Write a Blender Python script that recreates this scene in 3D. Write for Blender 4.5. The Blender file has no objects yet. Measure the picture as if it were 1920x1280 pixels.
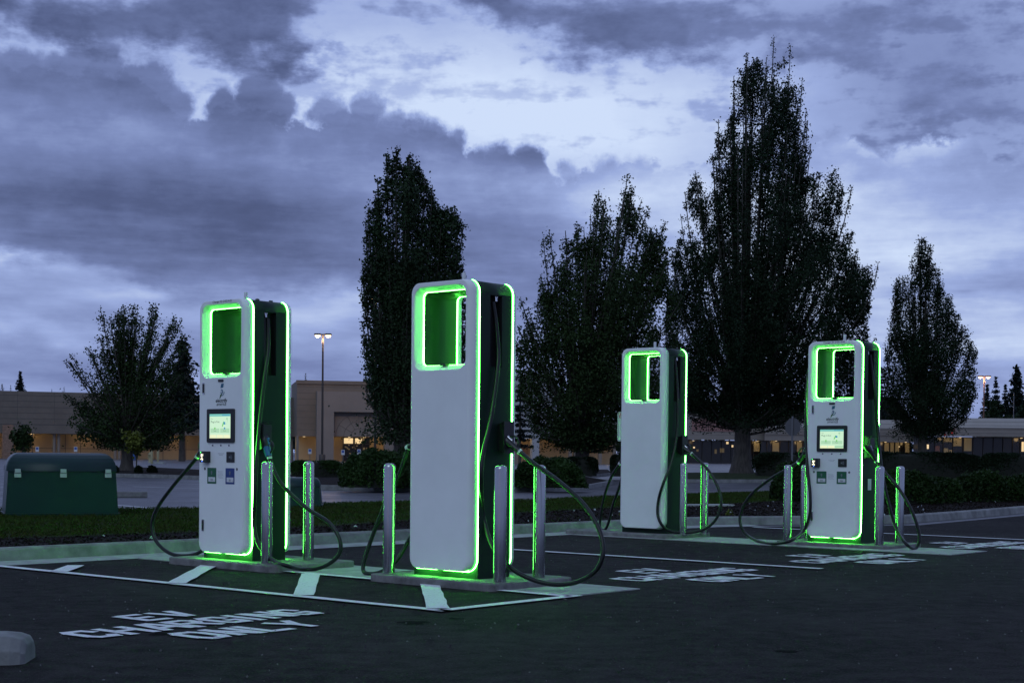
import bpy, bmesh, math, random
import numpy as np
from mathutils import Vector, Matrix
random.seed(7); RS = np.random.RandomState(11)
S = bpy.context.scene; COL = S.collection
PI = math.pi

# ------------------------------------------------------------------ camera model (metres; camera over the origin looking along +Y)
F, PITCH, ROLL, CY, CH = 2830.65, -.0212925, .0094216, 910.533, 1.0485
_cp, _sp, _cr, _sr = math.cos(PITCH), math.sin(PITCH), math.cos(ROLL), math.sin(ROLL)
EZ = Vector((0, -_sp, _cp)); FW = Vector((0, _cp, _sp)); EX = Vector((1, 0, 0))
RT = EX*_cr + EZ*_sr; UP = -EX*_sr + EZ*_cr
EYE = Vector((0, 0, CH))
def ray(px, py): return RT*((px-960)/F) - UP*((py-CY)/F) + FW
def ground(px, py, z=0.0):
    d = ray(px, py); return EYE + d*((z-CH)/d.z)
def at(px, py, Y):
    d = ray(px, py); return EYE + d*(Y/d.y)
def zat(px, py, Y): return at(px, py, Y).z
cam = bpy.data.cameras.new('camera'); co = bpy.data.objects.new('camera', cam); COL.objects.link(co)
cam.sensor_width = 36; cam.lens = F/1920*36; cam.shift_y = (CY-640)/1920; cam.clip_start = .1; cam.clip_end = 3000
M = Matrix((RT, UP, -FW)).transposed().to_4x4(); M.translation = EYE; co.matrix_world = M
S.camera = co

# ------------------------------------------------------------------ materials
def lin(c): return tuple((x/12.92 if x <= .04045 else ((x+.055)/1.055)**2.4) for x in [v/255 for v in c])
MATS = {}
def mat(name, col, rough=.5, metal=0, var=0, vscale=8, bump=0, bscale=60, spec=None, emit=None, estr=0, coat=0, trans=0, detail=5, col2=None, stretch=None, world=False):
    m = bpy.data.materials.new(name); m.use_nodes = True; nt = m.node_tree; N = nt.nodes; L = nt.links
    b = N['Principled BSDF']; b.inputs['Base Color'].default_value = (*col, 1)
    b.inputs['Roughness'].default_value = rough; b.inputs['Metallic'].default_value = metal
    if spec is not None: b.inputs['Specular IOR Level'].default_value = spec
    if coat: b.inputs['Coat Weight'].default_value = coat; b.inputs['Coat Roughness'].default_value = .12
    if emit: b.inputs['Emission Color'].default_value = (*emit, 1); b.inputs['Emission Strength'].default_value = estr
    if var or bump:
        tc = N.new('ShaderNodeTexCoord'); v = tc.outputs['Object']
        if world: g = N.new('ShaderNodeNewGeometry'); v = g.outputs['Position']
        if stretch:
            mp = N.new('ShaderNodeMapping'); mp.inputs['Scale'].default_value = stretch; L.new(v, mp.inputs[0]); v = mp.outputs[0]
    if var:
        n = N.new('ShaderNodeTexNoise'); n.inputs['Scale'].default_value = vscale; n.inputs['Detail'].default_value = detail; n.inputs['Roughness'].default_value = .65
        L.new(v, n.inputs['Vector'])
        r = N.new('ShaderNodeValToRGB'); e = r.color_ramp.elements
        a = col2 or tuple(c*(1-var) for c in col); c3 = tuple(min(1, c*(1+var)) for c in col) if not col2 else col
        e[0].position = .32; e[0].color = (*a, 1); e[1].position = .68; e[1].color = (*c3, 1)
        L.new(n.outputs['Fac'], r.inputs[0]); L.new(r.outputs[0], b.inputs['Base Color'])
    if bump:
        n2 = N.new('ShaderNodeTexNoise'); n2.inputs['Scale'].default_value = bscale; n2.inputs['Detail'].default_value = 4
        L.new(v, n2.inputs['Vector']); bp = N.new('ShaderNodeBump'); bp.inputs['Strength'].default_value = bump; bp.inputs['Distance'].default_value = .01
        L.new(n2.outputs['Fac'], bp.inputs['Height']); L.new(bp.outputs[0], b.inputs['Normal'])
    MATS[name] = m; return m

GREEN = (.055, 1.0, .06)
M_white = mat('white_powder_coat', (.79, .82, .81), .42, bump=.06, bscale=420, var=.05, vscale=1.6, spec=.35, detail=8)
M_grey = mat('grey_top_trim', (.42, .43, .45), .45)
M_green = mat('dark_green_shell', (.002, .014, .0095), .55, var=.12, vscale=4, spec=.3)
M_black = mat('black_plastic', (.012, .013, .014), .35)
M_rubber = mat('black_cable_rubber', (.008, .009, .010), .34, spec=.35)
M_blue = mat('blue_plastic', (.02, .09, .28), .4)
M_chrome = mat('brushed_metal', (.62, .62, .64), .22, 1)
def brushed():
    m = mat('brushed_stainless', (.42, .43, .45), .24, 1); nt = m.node_tree; N = nt.nodes; L = nt.links
    tc = N.new('ShaderNodeTexCoord'); mp = N.new('ShaderNodeMapping'); mp.inputs['Scale'].default_value = (60, 60, .5)
    n = N.new('ShaderNodeTexNoise'); n.inputs['Scale'].default_value = 6; n.inputs['Detail'].default_value = 6
    r = N.new('ShaderNodeMapRange'); r.inputs['To Min'].default_value = .165; r.inputs['To Max'].default_value = .175
    L.new(tc.outputs['Object'], mp.inputs[0]); L.new(mp.outputs[0], n.inputs['Vector']); L.new(n.outputs['Fac'], r.inputs[0]); L.new(r.outputs[0], N['Principled BSDF'].inputs['Roughness'])
    n3 = N.new('ShaderNodeTexNoise'); n3.inputs['Scale'].default_value = 5; n3.inputs['Detail'].default_value = 5; L.new(tc.outputs['Object'], n3.inputs['Vector'])
    rr_ = N.new('ShaderNodeValToRGB'); rr_.color_ramp.elements[0].color = (.37, .385, .40, 1); rr_.color_ramp.elements[1].color = (.42, .435, .45, 1); rr_.color_ramp.elements[0].position = .3; rr_.color_ramp.elements[1].position = .65
    L.new(n3.outputs['Fac'], rr_.inputs[0]); L.new(rr_.outputs[0], N['Principled BSDF'].inputs['Base Color'])
    return m
M_steel = brushed()
M_led = mat('green_led_core', (.1, .4, .1), .4, emit=(.10, 1, .085), estr=58)
M_ledw = mat('window_led_core', (.1, .4, .1), .4, emit=(.10, 1, .085), estr=54)
M_ledd = mat('green_led_fringe', (.02, .3, .03), .4, emit=GREEN, estr=7)  # weaker emission added as the green glow fringe beside the white core
M_ledoff = mat('unlit_led_strip', (.35, .42, .38), .35)
M_screen = mat('lit_screen', (.1, .1, .1), .3, emit=lin((205, 240, 205)), estr=.95)
M_scr_hd = mat('lit_screen_header', (.05, .05, .05), .3, emit=lin((120, 200, 190)), estr=.9)
M_scr_card = mat('lit_screen_card', (.1, .1, .1), .3, emit=lin((176, 222, 180)), estr=.9)
M_scr_ink = mat('lit_screen_ink', (.02, .02, .02), .3, emit=lin((50, 90, 90)), estr=.6)
M_scr_grn = mat('lit_screen_green', (.02, .1, .02), .3, emit=lin((110, 200, 90)), estr=.9)
M_scr_yel = mat('lit_screen_cream', (.1, .1, .06), .3, emit=lin((240, 246, 200)), estr=.95)
M_scr_blu = mat('lit_screen_blue', (.02, .02, .1), .3, emit=lin((60, 150, 190)), estr=.9)
M_ink = mat('black_lettering', (.015, .02, .02), .5)
M_inkgrey = mat('grey_lettering', (.16, .18, .2), .5)
M_lgreen = mat('green_sticker', (.012, .11, .05), .4)
M_lblue = mat('blue_sticker', (.02, .05, .2), .4)
M_sticker = mat('white_sticker', (.6, .62, .64), .4)
M_logo_b = mat('logo_teal_blue', (.02, .12, .2), .4)
M_logo_g = mat('logo_green', (.05, .16, .03), .4)
M_pin = mat('reader_light_white', (.1, .1, .1), .3, emit=(1, .95, .7), estr=1.6)
M_pinb = mat('reader_light_blue', (.1, .1, .1), .3, emit=(.1, .25, 1), estr=2.5)
M_ping = mat('reader_light_green', (.1, .1, .1), .3, emit=(.1, 1, .2), estr=2)

M_asph = mat('fresh_asphalt', (.030, .030, .034), .72, var=.35, vscale=220, bump=.9, bscale=180, world=True, detail=3)
def asphalt(name, base, r0, r1, bump=.8, spec=.5):
    m = mat(name, base, .8, spec=spec); nt = m.node_tree; N = nt.nodes; L = nt.links; b = N['Principled BSDF']
    g = N.new('ShaderNodeNewGeometry')
    def noise(sc, det, ro=.6):
        n = N.new('ShaderNodeTexNoise'); n.inputs['Scale'].default_value = sc; n.inputs['Detail'].default_value = det; n.inputs['Roughness'].default_value = ro; L.new(g.outputs['Position'], n.inputs['Vector']); return n.outputs['Fac']
    big = noise(.45, 5); mid = noise(6, 6, .7); fine = noise(60, 4, .8)
    vo = N.new('ShaderNodeTexVoronoi'); vo.inputs['Scale'].default_value = 55; L.new(g.outputs['Position'], vo.inputs['Vector'])
    def mth(op, a, bb):
        q = N.new('ShaderNodeMath'); q.operation = op
        for i, x in enumerate((a, bb)):
            if isinstance(x, (int, float)): q.inputs[i].default_value = x
            else: L.new(x, q.inputs[i])
        return q.outputs[0]
    s = mth('ADD', mth('MULTIPLY', big, .55), mth('ADD', mth('MULTIPLY', mid, .5), mth('MULTIPLY', fine, .5)))
    r = N.new('ShaderNodeValToRGB'); e = r.color_ramp.elements; e[0].position = .65; e[0].color = (*[c*.30 for c in base], 1); e[1].position = .90; e[1].color = (*[c*2.0 for c in base], 1)
    L.new(s, r.inputs[0]); 
    # pale stone chips in the binder
    cmpn = mth('GREATER_THAN', noise(85, 2, .6), .66)
    mx = N.new('ShaderNodeMix'); mx.data_type = 'RGBA'; mx.inputs['B'].default_value = (*[min(1, c*5) for c in base], 1)
    L.new(mth('MULTIPLY', cmpn, .8), mx.inputs['Factor']); L.new(r.outputs[0], mx.inputs['A']); L.new(mx.outputs['Result'], b.inputs['Base Color'])
    mr = N.new('ShaderNodeMapRange'); mr.inputs['From Min'].default_value = .35; mr.inputs['From Max'].default_value = .65; mr.inputs['To Min'].default_value = r0; mr.inputs['To Max'].default_value = r1
    L.new(big, mr.inputs[0]); L.new(mr.outputs[0], b.inputs['Roughness'])
    bp = N.new('ShaderNodeBump'); bp.inputs['Strength'].default_value = bump; bp.inputs['Distance'].default_value = .006
    L.new(mth('ADD', vo.outputs['Distance'], mth('MULTIPLY', fine, .8)), bp.inputs['Height']); L.new(bp.outputs[0], b.inputs['Normal'])
    return m
M_asph = asphalt('fresh_asphalt', (.0195, .0190, .0185), .8, .95, 1.0, .06)
M_lane = asphalt('worn_wet_asphalt', (.055, .055, .06), .34, .58, .25)
M_conc = mat('pale_concrete', (.30, .32, .31), .85, var=.25, vscale=5, bump=.25, bscale=90, world=True)
M_kerb = mat('kerb_concrete', (.19, .195, .19), .85, var=.35, vscale=3.5, bump=.3, bscale=60, world=True)
M_pad = mat('dark_pad_concrete', (.17, .17, .168), .9, spec=.2, var=.35, vscale=7, bump=.3, bscale=80, world=True)
M_mulch = mat('dark_bark_mulch', (.010, .008, .007), .95, spec=.1, var=.6, vscale=40, bump=1, bscale=50, world=True)
M_chip = mat('bark_chips', (.016, .012, .010), .95, spec=.1, var=.5, vscale=3, world=True)
M_soil = mat('lawn_soil', (.018, .03, .008), .95, spec=.1, var=.4, vscale=1.2, bump=.8, bscale=60, world=True)
M_grass = mat('grass_blades', (.026, .062, .009), .9, spec=.1, var=.45, vscale=.9, world=True, col2=(.030, .036, .007))
def paintmat():
    m = mat('worn_white_road_paint', (.5, .52, .53), .6); nt = m.node_tree; N = nt.nodes; L = nt.links; b = N['Principled BSDF']
    g = N.new('ShaderNodeNewGeometry'); n = N.new('ShaderNodeTexNoise'); n.inputs['Scale'].default_value = 38; n.inputs['Detail'].default_value = 7; n.inputs['Roughness'].default_value = .7
    L.new(g.outputs['Position'], n.inputs['Vector']); r = N.new('ShaderNodeValToRGB'); e = r.color_ramp.elements
    e[0].position = .31; e[0].color = (.06, .06, .065, 1); e[1].position = .42; e[1].color = (.68, .71, .72, 1); L.new(n.outputs['Fac'], r.inputs[0]); L.new(r.outputs[0], b.inputs['Base Color'])
    return m
M_paint = paintmat()
M_bark = mat('tree_bark', (.06, .052, .045), .9, var=.5, vscale=9, bump=.8, bscale=25, stretch=(1, 1, .25))
def leafmat(name, c, c2=None):
    m = mat(name, c, .55, var=.45, vscale=.8, col2=c2, world=True); b = m.node_tree.nodes['Principled BSDF']; b.inputs['Specular IOR Level'].default_value = .12
    return m
M_leaf = leafmat('maple_leaves', (.016, .032, .012)); M_leaf2 = leafmat('broad_maple_leaves', (.020, .038, .011))
M_leafd = leafmat('dark_tree_leaves', (.011, .024, .010)); M_leafy = leafmat('yellow_green_leaves', (.09, .11, .015))
M_conif = leafmat('conifer_needles', (.007, .014, .012)); M_hedge = leafmat('hedge_leaves', (.016, .036, .008)); M_hedged = leafmat('dark_hedge_leaves', (.009, .018, .008))
M_core = mat('hedge_core', (.008, .010, .006), .95)
M_cab = mat('cabinet_green_paint', (.003, .025, .024), .36, spec=.3, var=.1, vscale=3, bump=.08, bscale=200)
M_ltag = mat('pale_hinge_plate', (.40, .52, .44), .4)

# ------------------------------------------------------------------ mesh helpers
class MB:
    def __init__(s): s.v = []; s.f = []; s.m = []; s.sm = []
    def add(s, vs, fs, mi=0, smooth=False):
        o = len(s.v); s.v += [tuple(v) for v in vs]
        for f in fs: s.f.append(tuple(i+o for i in f)); s.m.append(mi); s.sm.append(smooth)
    def box(s, x0, x1, y0, y1, z0, z1, mi=0):
        v = [(x, y, z) for z in (z0, z1) for y in (y0, y1) for x in (x0, x1)]
        s.add(v, [(0, 2, 3, 1), (4, 5, 7, 6), (0, 1, 5, 4), (2, 6, 7, 3), (0, 4, 6, 2), (1, 3, 7, 5)], mi)
    def prism(s, pts, z0, z1, mi=0, topmi=None):
        n = len(pts); v = [(p[0], p[1], z0) for p in pts]+[(p[0], p[1], z1) for p in pts]
        s.add(v, [tuple(range(n))[::-1]]+[(i, (i+1) % n, n+(i+1) % n, n+i) for i in range(n)], mi)
        s.add([(p[0], p[1], z1) for p in pts], [tuple(range(n))], mi if topmi is None else topmi)
    def tube(s, path, r, n=10, mi=0, cap=True):
        P = [Vector(p) for p in path]; k = len(P); R_ = r if isinstance(r, (list, tuple)) else [r]*k; rings = []
        t0 = (P[1]-P[0]).normalized(); ref = Vector((0, 0, 1)) if abs(t0.z) < .9 else Vector((1, 0, 0)); nrm = t0.cross(ref).normalized()
        for i in range(k):
            t = (P[min(i+1, k-1)]-P[max(i-1, 0)])
            t = t.normalized() if t.length > 1e-9 else t0
            nrm = (nrm - t*nrm.dot(t)).normalized(); bi = t.cross(nrm)
            rings.append([P[i]+(nrm*math.cos(a)+bi*math.sin(a))*R_[i] for a in [2*PI*j/n for j in range(n)]])
        vs = [q for rg in rings for q in rg]
        fs = [(i*n+j, i*n+(j+1) % n, (i+1)*n+(j+1) % n, (i+1)*n+j) for i in range(k-1) for j in range(n)]
        s.add(vs, fs, mi, True)
        if cap:
            s.add(rings[0], [tuple(range(n))[::-1]], mi); s.add(rings[-1], [tuple(range(n))], mi)
    def lathe(s, prof, n=24, mi=0, c=(0, 0)):
        vs = [(c[0]+r*math.cos(2*PI*j/n), c[1]+r*math.sin(2*PI*j/n), z) for r, z in prof for j in range(n)]
        s.add(vs, [(i*n+j, i*n+(j+1) % n, (i+1)*n+(j+1) % n, (i+1)*n+j) for i in range(len(prof)-1) for j in range(n)], mi, True)
        s.add(vs[-n:], [tuple(range(n))], mi)
    def loops(s, Ls, mi=0, smooth=True, closed=True):
        n = len(Ls[0]); vs = [p for l in Ls for p in l]; k = n if closed else n-1
        s.add(vs, [(i*n+j, i*n+(j+1) % n, (i+1)*n+(j+1) % n, (i+1)*n+j) for i in range(len(Ls)-1) for j in range(k)], mi, smooth)
    def holed(s, outer, holes, mi=0):
        bm = bmesh.new(); es = []
        for lp in [outer]+holes:
            vs = [bm.verts.new(p) for p in lp]
            es += [bm.edges.new((vs[i], vs[(i+1) % len(vs)])) for i in range(len(vs))]
        bmesh.ops.triangle_fill(bm, use_beauty=True, use_dissolve=False, edges=es)
        bm.verts.index_update(); s.add([v.co[:] for v in bm.verts], [[v.index for v in f.verts] for f in bm.faces], mi); bm.free()
    def build(s, name, mats, parent=None, xf=None, bevel=0, recalc=False, weld=False):
        me = bpy.data.meshes.new(name); v = s.v
        if xf is not None: v = [tuple(xf @ Vector(p)) for p in v]
        me.from_pydata(v, [], s.f)
        ms = mats if isinstance(mats, (list, tuple)) else [mats]
        for m in ms: me.materials.append(m)
        me.polygons.foreach_set('material_index', s.m); me.polygons.foreach_set('use_smooth', s.sm); me.update()
        if weld or recalc or bevel:
            bm = bmesh.new(); bm.from_mesh(me)
            if weld or bevel: bmesh.ops.remove_doubles(bm, verts=bm.verts, dist=1e-5)
            bmesh.ops.recalc_face_normals(bm, faces=bm.faces)
            if bevel:
                bmesh.ops.bevel(bm, geom=[e for e in bm.edges if len(e.link_faces) == 2 and e.calc_face_angle(0) > .6], offset=bevel, segments=2, affect='EDGES', profile=.6)
                for f in bm.faces: f.smooth = False
            bm.to_mesh(me); bm.free()
        o = bpy.data.objects.new(name, me); COL.objects.link(o)
        if parent is not None: o.parent = parent
        return o
def tag(o, label=None, cat=None, group=None, kind=None):
    if label: o['label'] = label
    if cat: o['category'] = cat
    if group: o['group'] = group
    if kind: o['kind'] = kind
    return o
def empty(name, loc, rz=0, label=None, cat=None, group=None):
    o = bpy.data.objects.new(name, None); COL.objects.link(o); o.location = loc; o.rotation_euler = (0, 0, rz); o.empty_display_size = .2
    return tag(o, label, cat, group)
def mworld(o): return Matrix.Translation(o.location) @ Matrix.Rotation(o.rotation_euler.z, 4, 'Z')
def copy_tree(o, parent=None):
    c = o.copy(); COL.objects.link(c)
    if parent is not None: c.parent = parent
    for ch in [x for x in bpy.data.objects if x.parent == o]: copy_tree(ch, c)
    return c
def rr(x0, x1, z0, z1, r, b, n=8, rb=None):
    pts = []; rb = r if rb is None else rb
    for cx, cz, a0, q in ((x1-r, z1-r, 0, r), (x0+r, z1-r, PI/2, r), (x0+rb, z0+rb, PI, rb), (x1-rb, z0+rb, 1.5*PI, rb)):
        for i in range(n+1):
            a = a0+PI/2*i/n; pts.append((cx+q*math.cos(a), b, cz+q*math.sin(a)))
    return pts
def smooth_path(pts, n=8):
    P = [Vector(p) for p in pts]; P = [P[0]*2-P[1]]+P+[P[-1]*2-P[-2]]; out = []
    for i in range(1, len(P)-2):
        for k in range(n):
            t = k/n; a, b, c, d = P[i-1:i+3]
            out.append(.5*((2*b)+(c-a)*t+(2*a-5*b+4*c-d)*t*t+(3*b-a-3*c+d)*t**3))
    out.append(P[-2]); return out
_tc = {}
def text_geo(s, size=1, align='LEFT', bold=0, shear=0, sp=1):
    k = (s, align, bold, shear, sp)
    if k not in _tc:
        cu = bpy.data.curves.new('t', 'FONT'); cu.body = s; cu.size = 1; cu.align_x = align; cu.offset = bold; cu.shear = shear; cu.space_character = sp; cu.resolution_u = 3
        o = bpy.data.objects.new('t', cu); COL.objects.link(o); dg = bpy.context.evaluated_depsgraph_get(); dg.update()
        me = o.evaluated_get(dg).to_mesh(); _tc[k] = ([v.co[:2] for v in me.vertices], [list(p.vertices) for p in me.polygons])
        bpy.data.objects.remove(o); bpy.data.curves.remove(cu)
    v, f = _tc[k]; return [(x*size, y*size) for x, y in v], f

# ------------------------------------------------------------------ chargers: frame a (across), b (depth), z, from the pad top
YAW = -.7145; W, DB = .698, .382; PADH = .055
CHG = [(-2.849, 13.980, .006), (-.792, 12.302, .004), (1.433, 19.527, .001), (3.518, 17.921, -.011)]
cY, sY = math.cos(YAW), math.sin(YAW)
def uvw(u, v, z=0, c=0):
    x0, y0, _ = CHG[c]; return Vector((x0+u*cY-v*sY, y0+u*sY+v*cY, z))
def wuv(p, c=0):
    x0, y0, _ = CHG[c]; dx, dy = p[0]-x0, p[1]-y0; return (dx*cY+dy*sY, -dx*sY+dy*cY)
def on_b(c, px, py, b):         # point where the view ray meets the charger's plane b = const (world)
    x0, y0, dz = CHG[c]; d = ray(px, py); n = Vector((-sY, cY, 0)); p0 = uvw(0, b, 0, c)
    return EYE + d*((p0-EYE).dot(n)/d.dot(n))
def on_a(c, px, py, a):
    d = ray(px, py); n = Vector((cY, sY, 0)); p0 = uvw(a, 0, 0, c); return EYE + d*((p0-EYE).dot(n)/d.dot(n))

def led_band(mb, pts, b0, b1, off, core=True):
    """band along an open path of (x,z) points with outward normals; dim green flanks imitate a glow fringe round the bright core"""
    nn = []
    for i in range(len(pts)):
        a = pts[max(i-1, 0)]; c = pts[min(i+1, len(pts)-1)]; tx, tz = c[0]-a[0], c[1]-a[1]; l = math.hypot(tx, tz) or 1; nn.append((tz/l, -tx/l))
    w = b1-b0
    def L(b, o): return [(p[0]+n[0]*o, b, p[1]+n[1]*o) for p, n in zip(pts, nn)]
    mb.loops([L(b0, -.002), L(b0, off*.6), L(b0+w*.2, off)], 1, False, False)
    mb.loops([L(b0+w*.2, off), L(b0+w*.5, off*1.25), L(b0+w*.8, off)], 0 if core else 1, False, False)
    mb.loops([L(b0+w*.8, off), L(b1, off*.6), L(b1, -.002)], 1, False, False)
def arc(cx, cz, r, a0, a1, n=8): return [(cx+r*math.cos(a0+(a1-a0)*i/n), cz+r*math.sin(a0+(a1-a0)*i/n)) for i in range(n+1)]

def make_charger(idx, flip, label, front_led=True, blue_label=False, charger_id=None):
    x0, y0, dz = CHG[idx]; zt = PADH+dz
    ctr = uvw(W/2, DB/2, zt, idx)
    root = empty('charging_station', ctr, YAW+(PI if flip else 0), label, 'charging station', 'charging stations on the islands')
    X = Matrix.Translation((-W/2, -DB/2, 0))
    # side A: body
    mb = MB(); outer0 = rr(0, W, 0, 2.35, .1, 0, 8, .002); outer1 = [(p[0], DB, p[2]) for p in outer0]
    h0 = rr(.092, .606, 1.688, 2.283, .045, 0); h1 = [(p[0], DB, p[2]) for p in h0]
    mb.holed(outer0, [h0]); mb.holed(outer1, [h1]); mb.loops([h0, h1])
    # outer skin without the flat sides (they carry slots)
    n = 9; top = outer0[0:2*n]; mb.loops([top, [(p[0], DB, p[2]) for p in top]], 0, True, False)
    sl = [(.118, 1.675), (.258, 1.675), (.258, 2.24), (.118, 2.24)]
    for xs, d in ((W, -.07), (0, .07)):
        mb.holed([(xs, 0, 0), (xs, DB, 0), (xs, DB, 2.25), (xs, 0, 2.25)], [[(xs, b, z) for b, z in sl]])
    body = mb.build('body', M_green, root, X, recalc=True, weld=True)
    for xs, d in ((W, -.07), (0, .07)):
        mb = MB(); L0 = [(xs, b, z) for b, z in sl]; L1 = [(xs+d, b, z-(.10 if z < 2 else 0)*0) for b, z in sl]
        mb.loops([L0, L1], 0, False); mb.add(L1, [(0, 1, 2, 3)])
        mb.build('cable_slot', M_black, root, X, recalc=True)
        mb = MB(); mb.tube([(xs+d*.5, .16, 2.235), (xs+d*.4, .16, 2.195)], .014, 10); mb.box(xs+d*.5-.012, xs+d*.5+.012, .145, .175, 2.222, 2.236)
        mb.build('cable_clamp', M_chrome, root, X)
    # thin top cap trim and antenna
    mb = MB(); mb.lathe([(.017, 2.345), (.017, 2.44), (.014, 2.445)], 12, 0, (.35, .19)); mb.build('antenna', M_sticker, root, X)
    mb = MB(); mb.lathe([(.02, 2.345), (.02, 2.36), (.006, 2.366)], 12, 0, (.60, .12)); mb.build('roof_bolt', M_black, root, X)
    mb = MB(); mb.box(.58, .60, .27, .30, 2.345, 2.362); mb.build('roof_bolt', M_black, root, X)
    for side in (0, 1):
        def B(p): return p if side == 0 else (W-p[0], DB-p[1], p[2])
        def Bl(l): return [B(p) for p in l]
        bz = MB()
        prof = [(-.018, 0, .0), (-.05, .006, .0), (-.07, .018, .0), (-.083, .032, .002), (-.09, .048, .006)]
        outs = [Bl(rr(i, W-i, .06+k, 2.352-k, .1-i*.5, b)) for b, i, k in prof]
        lip = Bl(rr(.064, .634, 1.645, 2.318, .085, -.090)); lip2 = Bl(rr(.070, .628, 1.652, 2.311, .08, -.084))
        seam = Bl(rr(.090, .608, 1.686, 2.285, .047, -.014))
        bz.loops(outs); bz.loops([lip, lip2, seam]); bz.holed(outs[-1], [lip])
        # back of the bezel: the lower rim that hides the strip
        inn = Bl(rr(.02, W-.02, .075, 2.33, .09, -.018)); bz.loops([outs[0], inn])
        o = bz.build('front_panel' if side == 0 else 'rear_panel', M_white, root, X, recalc=True, weld=True)
        # led strips
        lit = front_led if (side == 0) != flip else True
        for sx in (0, 1):
            P = arc(W-.1, 2.25, .1, PI/2*.86, 0)+arc(W-.1, .16, .1, 0, -PI/2*.92)
            if sx: P = [(W-x, z) for x, z in P][::-1]
            m1 = MB(); led_band(m1, P[::-1] if True else P, -.018, .002, .005)
            m1.v = [B(p) for p in m1.v]
            # the unlit strip: only the side nearest the camera is dark on one charger
            m1.build('light_strip', [M_led, M_ledd] if lit else [M_ledoff, M_ledoff], root, X)
        m2 = MB()
        xa, xb, za, zb, r = .090, .608, 1.686, 2.285, .047
        P = arc(xb-r, za+r, r, -PI/2, 0, 6)+arc(xb-r, zb-r, r, 0, PI/2, 6)+arc(xa+r, zb-r, r, PI/2, PI, 6)+arc(xa+r, za+r, r, PI, 1.5*PI, 6)
        P = [(.375, za)]+P+[(.325, za)]
        led_band(m2, P[::1], -.016, .002, -.005)
        m2.v = [B(p) for p in m2.v]
        m2.v = [p for p in m2.v]
        m2.build('window_light_strip', [M_ledw, M_ledd], root, X)
        m3 = MB()
        for xa_, xb_ in ((.07, .30), (.375, .63)):
            m3.box(xa_, xb_, -.046, -.020, .056, .064)
        m3.v = [B(p) for p in m3.v]; m3.build('under_light', M_led if lit else M_ledoff, root, X)
        m4 = MB(); m4.box(.318, .382, -.05, -.012, 1.684, 1.700); m4.v = [B(p) for p in m4.v]; m4.build('sensor', M_black, root, X)
    # holsters on both sides
    for sx in (0, 1):
        hb = MB(); xs = [W, W+.075] if not sx else [-.075, 0]
        pr = [(.045, .99), (.165, .99), (.165, 1.245), (.045, 1.245)]
        hb.loops([[(xs[0], b, z) for b, z in pr], [(xs[1], b+(.012 if b < .1 else -.012), z-(.02 if z > 1.1 else -.03)) for b, z in pr]], 0, False)
        hb.add([(xs[1] if not sx else xs[1], b+(.012 if b < .1 else -.012), z-(.02 if z > 1.1 else -.03)) for b, z in pr] if not sx else [(xs[0], b, z) for b, z in pr], [(0, 1, 2, 3)])
        h = hb.build('holster', M_black, root, X, recalc=True)
    # rating label on the side
    mb = MB(); mb.box(W, W+.002, .15, .23, .62, .75); mb.build('rating_label', M_sticker, root, X)
    # ---- screen side details
    FB = -.0905
    def plate(x0_, x1_, z0_, z1_, th, r=.008, name=None, m=None, parent=root, b=FB):
        q = MB(); L0 = rr(x0_, x1_, z0_, z1_, r, b, 3); L1 = [(p[0], b-th, p[2]) for p in L0]
        q.loops([L0, L1], 0, False); q.add(L1, [tuple(range(len(L1)))]); return q.build(name, m, parent, X, recalc=True) if name else q
    def txt(mbx, s, x, z, size, mi=0, b=FB-.0012, **k):
        v, f = text_geo(s, size, **k); mbx.add([(x+p[0], b, z+p[1]) for p in v], f, mi)
    for z0_, z1_ in ((1.504, 1.612), (.253, .360)):
        h = plate(.086, .118, z0_, z1_, .006, .008, 'lock_handle', M_chrome)
        q = MB(); q.box(.095, .109, FB-.012, FB-.006, z0_+.012, z1_-.012); q.build('lever', M_black, h, X)
    plate(.315, .388, 1.612, 1.634, .006, .004, 'proximity_sensor', M_black)
    # logo mark: broken bolt of plug shapes
    lg = MB(); bb = FB-.0012
    def poly(ps, mi): lg.add([(x, bb, z) for x, z in ps], [tuple(range(len(ps)))], mi)
    poly([(.346, 1.556), (.384, 1.562), (.392, 1.598), (.354, 1.594)], 0)
    poly([(.352, 1.500), (.366, 1.506), (.338, 1.458), (.330, 1.456)], 1)
    poly([(.340, 1.494), (.372, 1.508), (.352, 1.478), (.334, 1.456)], 1)
    A = arc(.362, 1.524, .021, -2.6, 2.2, 12); Bq = arc(.362, 1.524, .012, -2.6, 2.2, 12)
    lg.add([(x, bb, z) for x, z in A+Bq], [(i, i+1, 14+i, 13+i) for i in range(12)], 0)
    A = arc(.358, 1.528, .045, -1.5, -.1, 8); Bq = arc(.358, 1.528, .038, -1.5, -.1, 8)
    lg.add([(x, bb, z) for x, z in A+Bq], [(i, i+1, 10+i, 9+i) for i in range(8)], 0)
    poly([(.350, 1.522), (.374, 1.522), (.374, 1.528), (.350, 1.528)], 0)
    lg.build('emblem', [M_logo_b, M_logo_g], root, X)
    wm = MB(); txt(wm, 'electrify', .356, 1.428, .050, align='CENTER', bold=.018, shear=.2); txt(wm, 'america', .358, 1.398, .044, align='CENTER', shear=.2); wm.build('wordmark', M_ink, root, X)
    if charger_id:
        ci = MB(); txt(ci, charger_id, .365, 2.328, .029, align='CENTER', sp=1.05, bold=.006); ci.build('identification_lettering', M_ink, root, X)
    sf = plate(.162, .555, 1.063, 1.368, .012, .014, 'screen_frame', M_black)
    b2 = FB-.0125
    q = MB(); 
    def rect(x0_, x1_, z0_, z1_, mi, d=0): q.add([(x0_, b2-d, z0_), (x1_, b2-d, z0_), (x1_, b2-d, z1_), (x0_, b2-d, z1_)], [(0, 1, 2, 3)], mi)
    if idx == 0: sx0, sx1 = .206, .505
    else: sx0, sx1 = .206, .512
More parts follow.
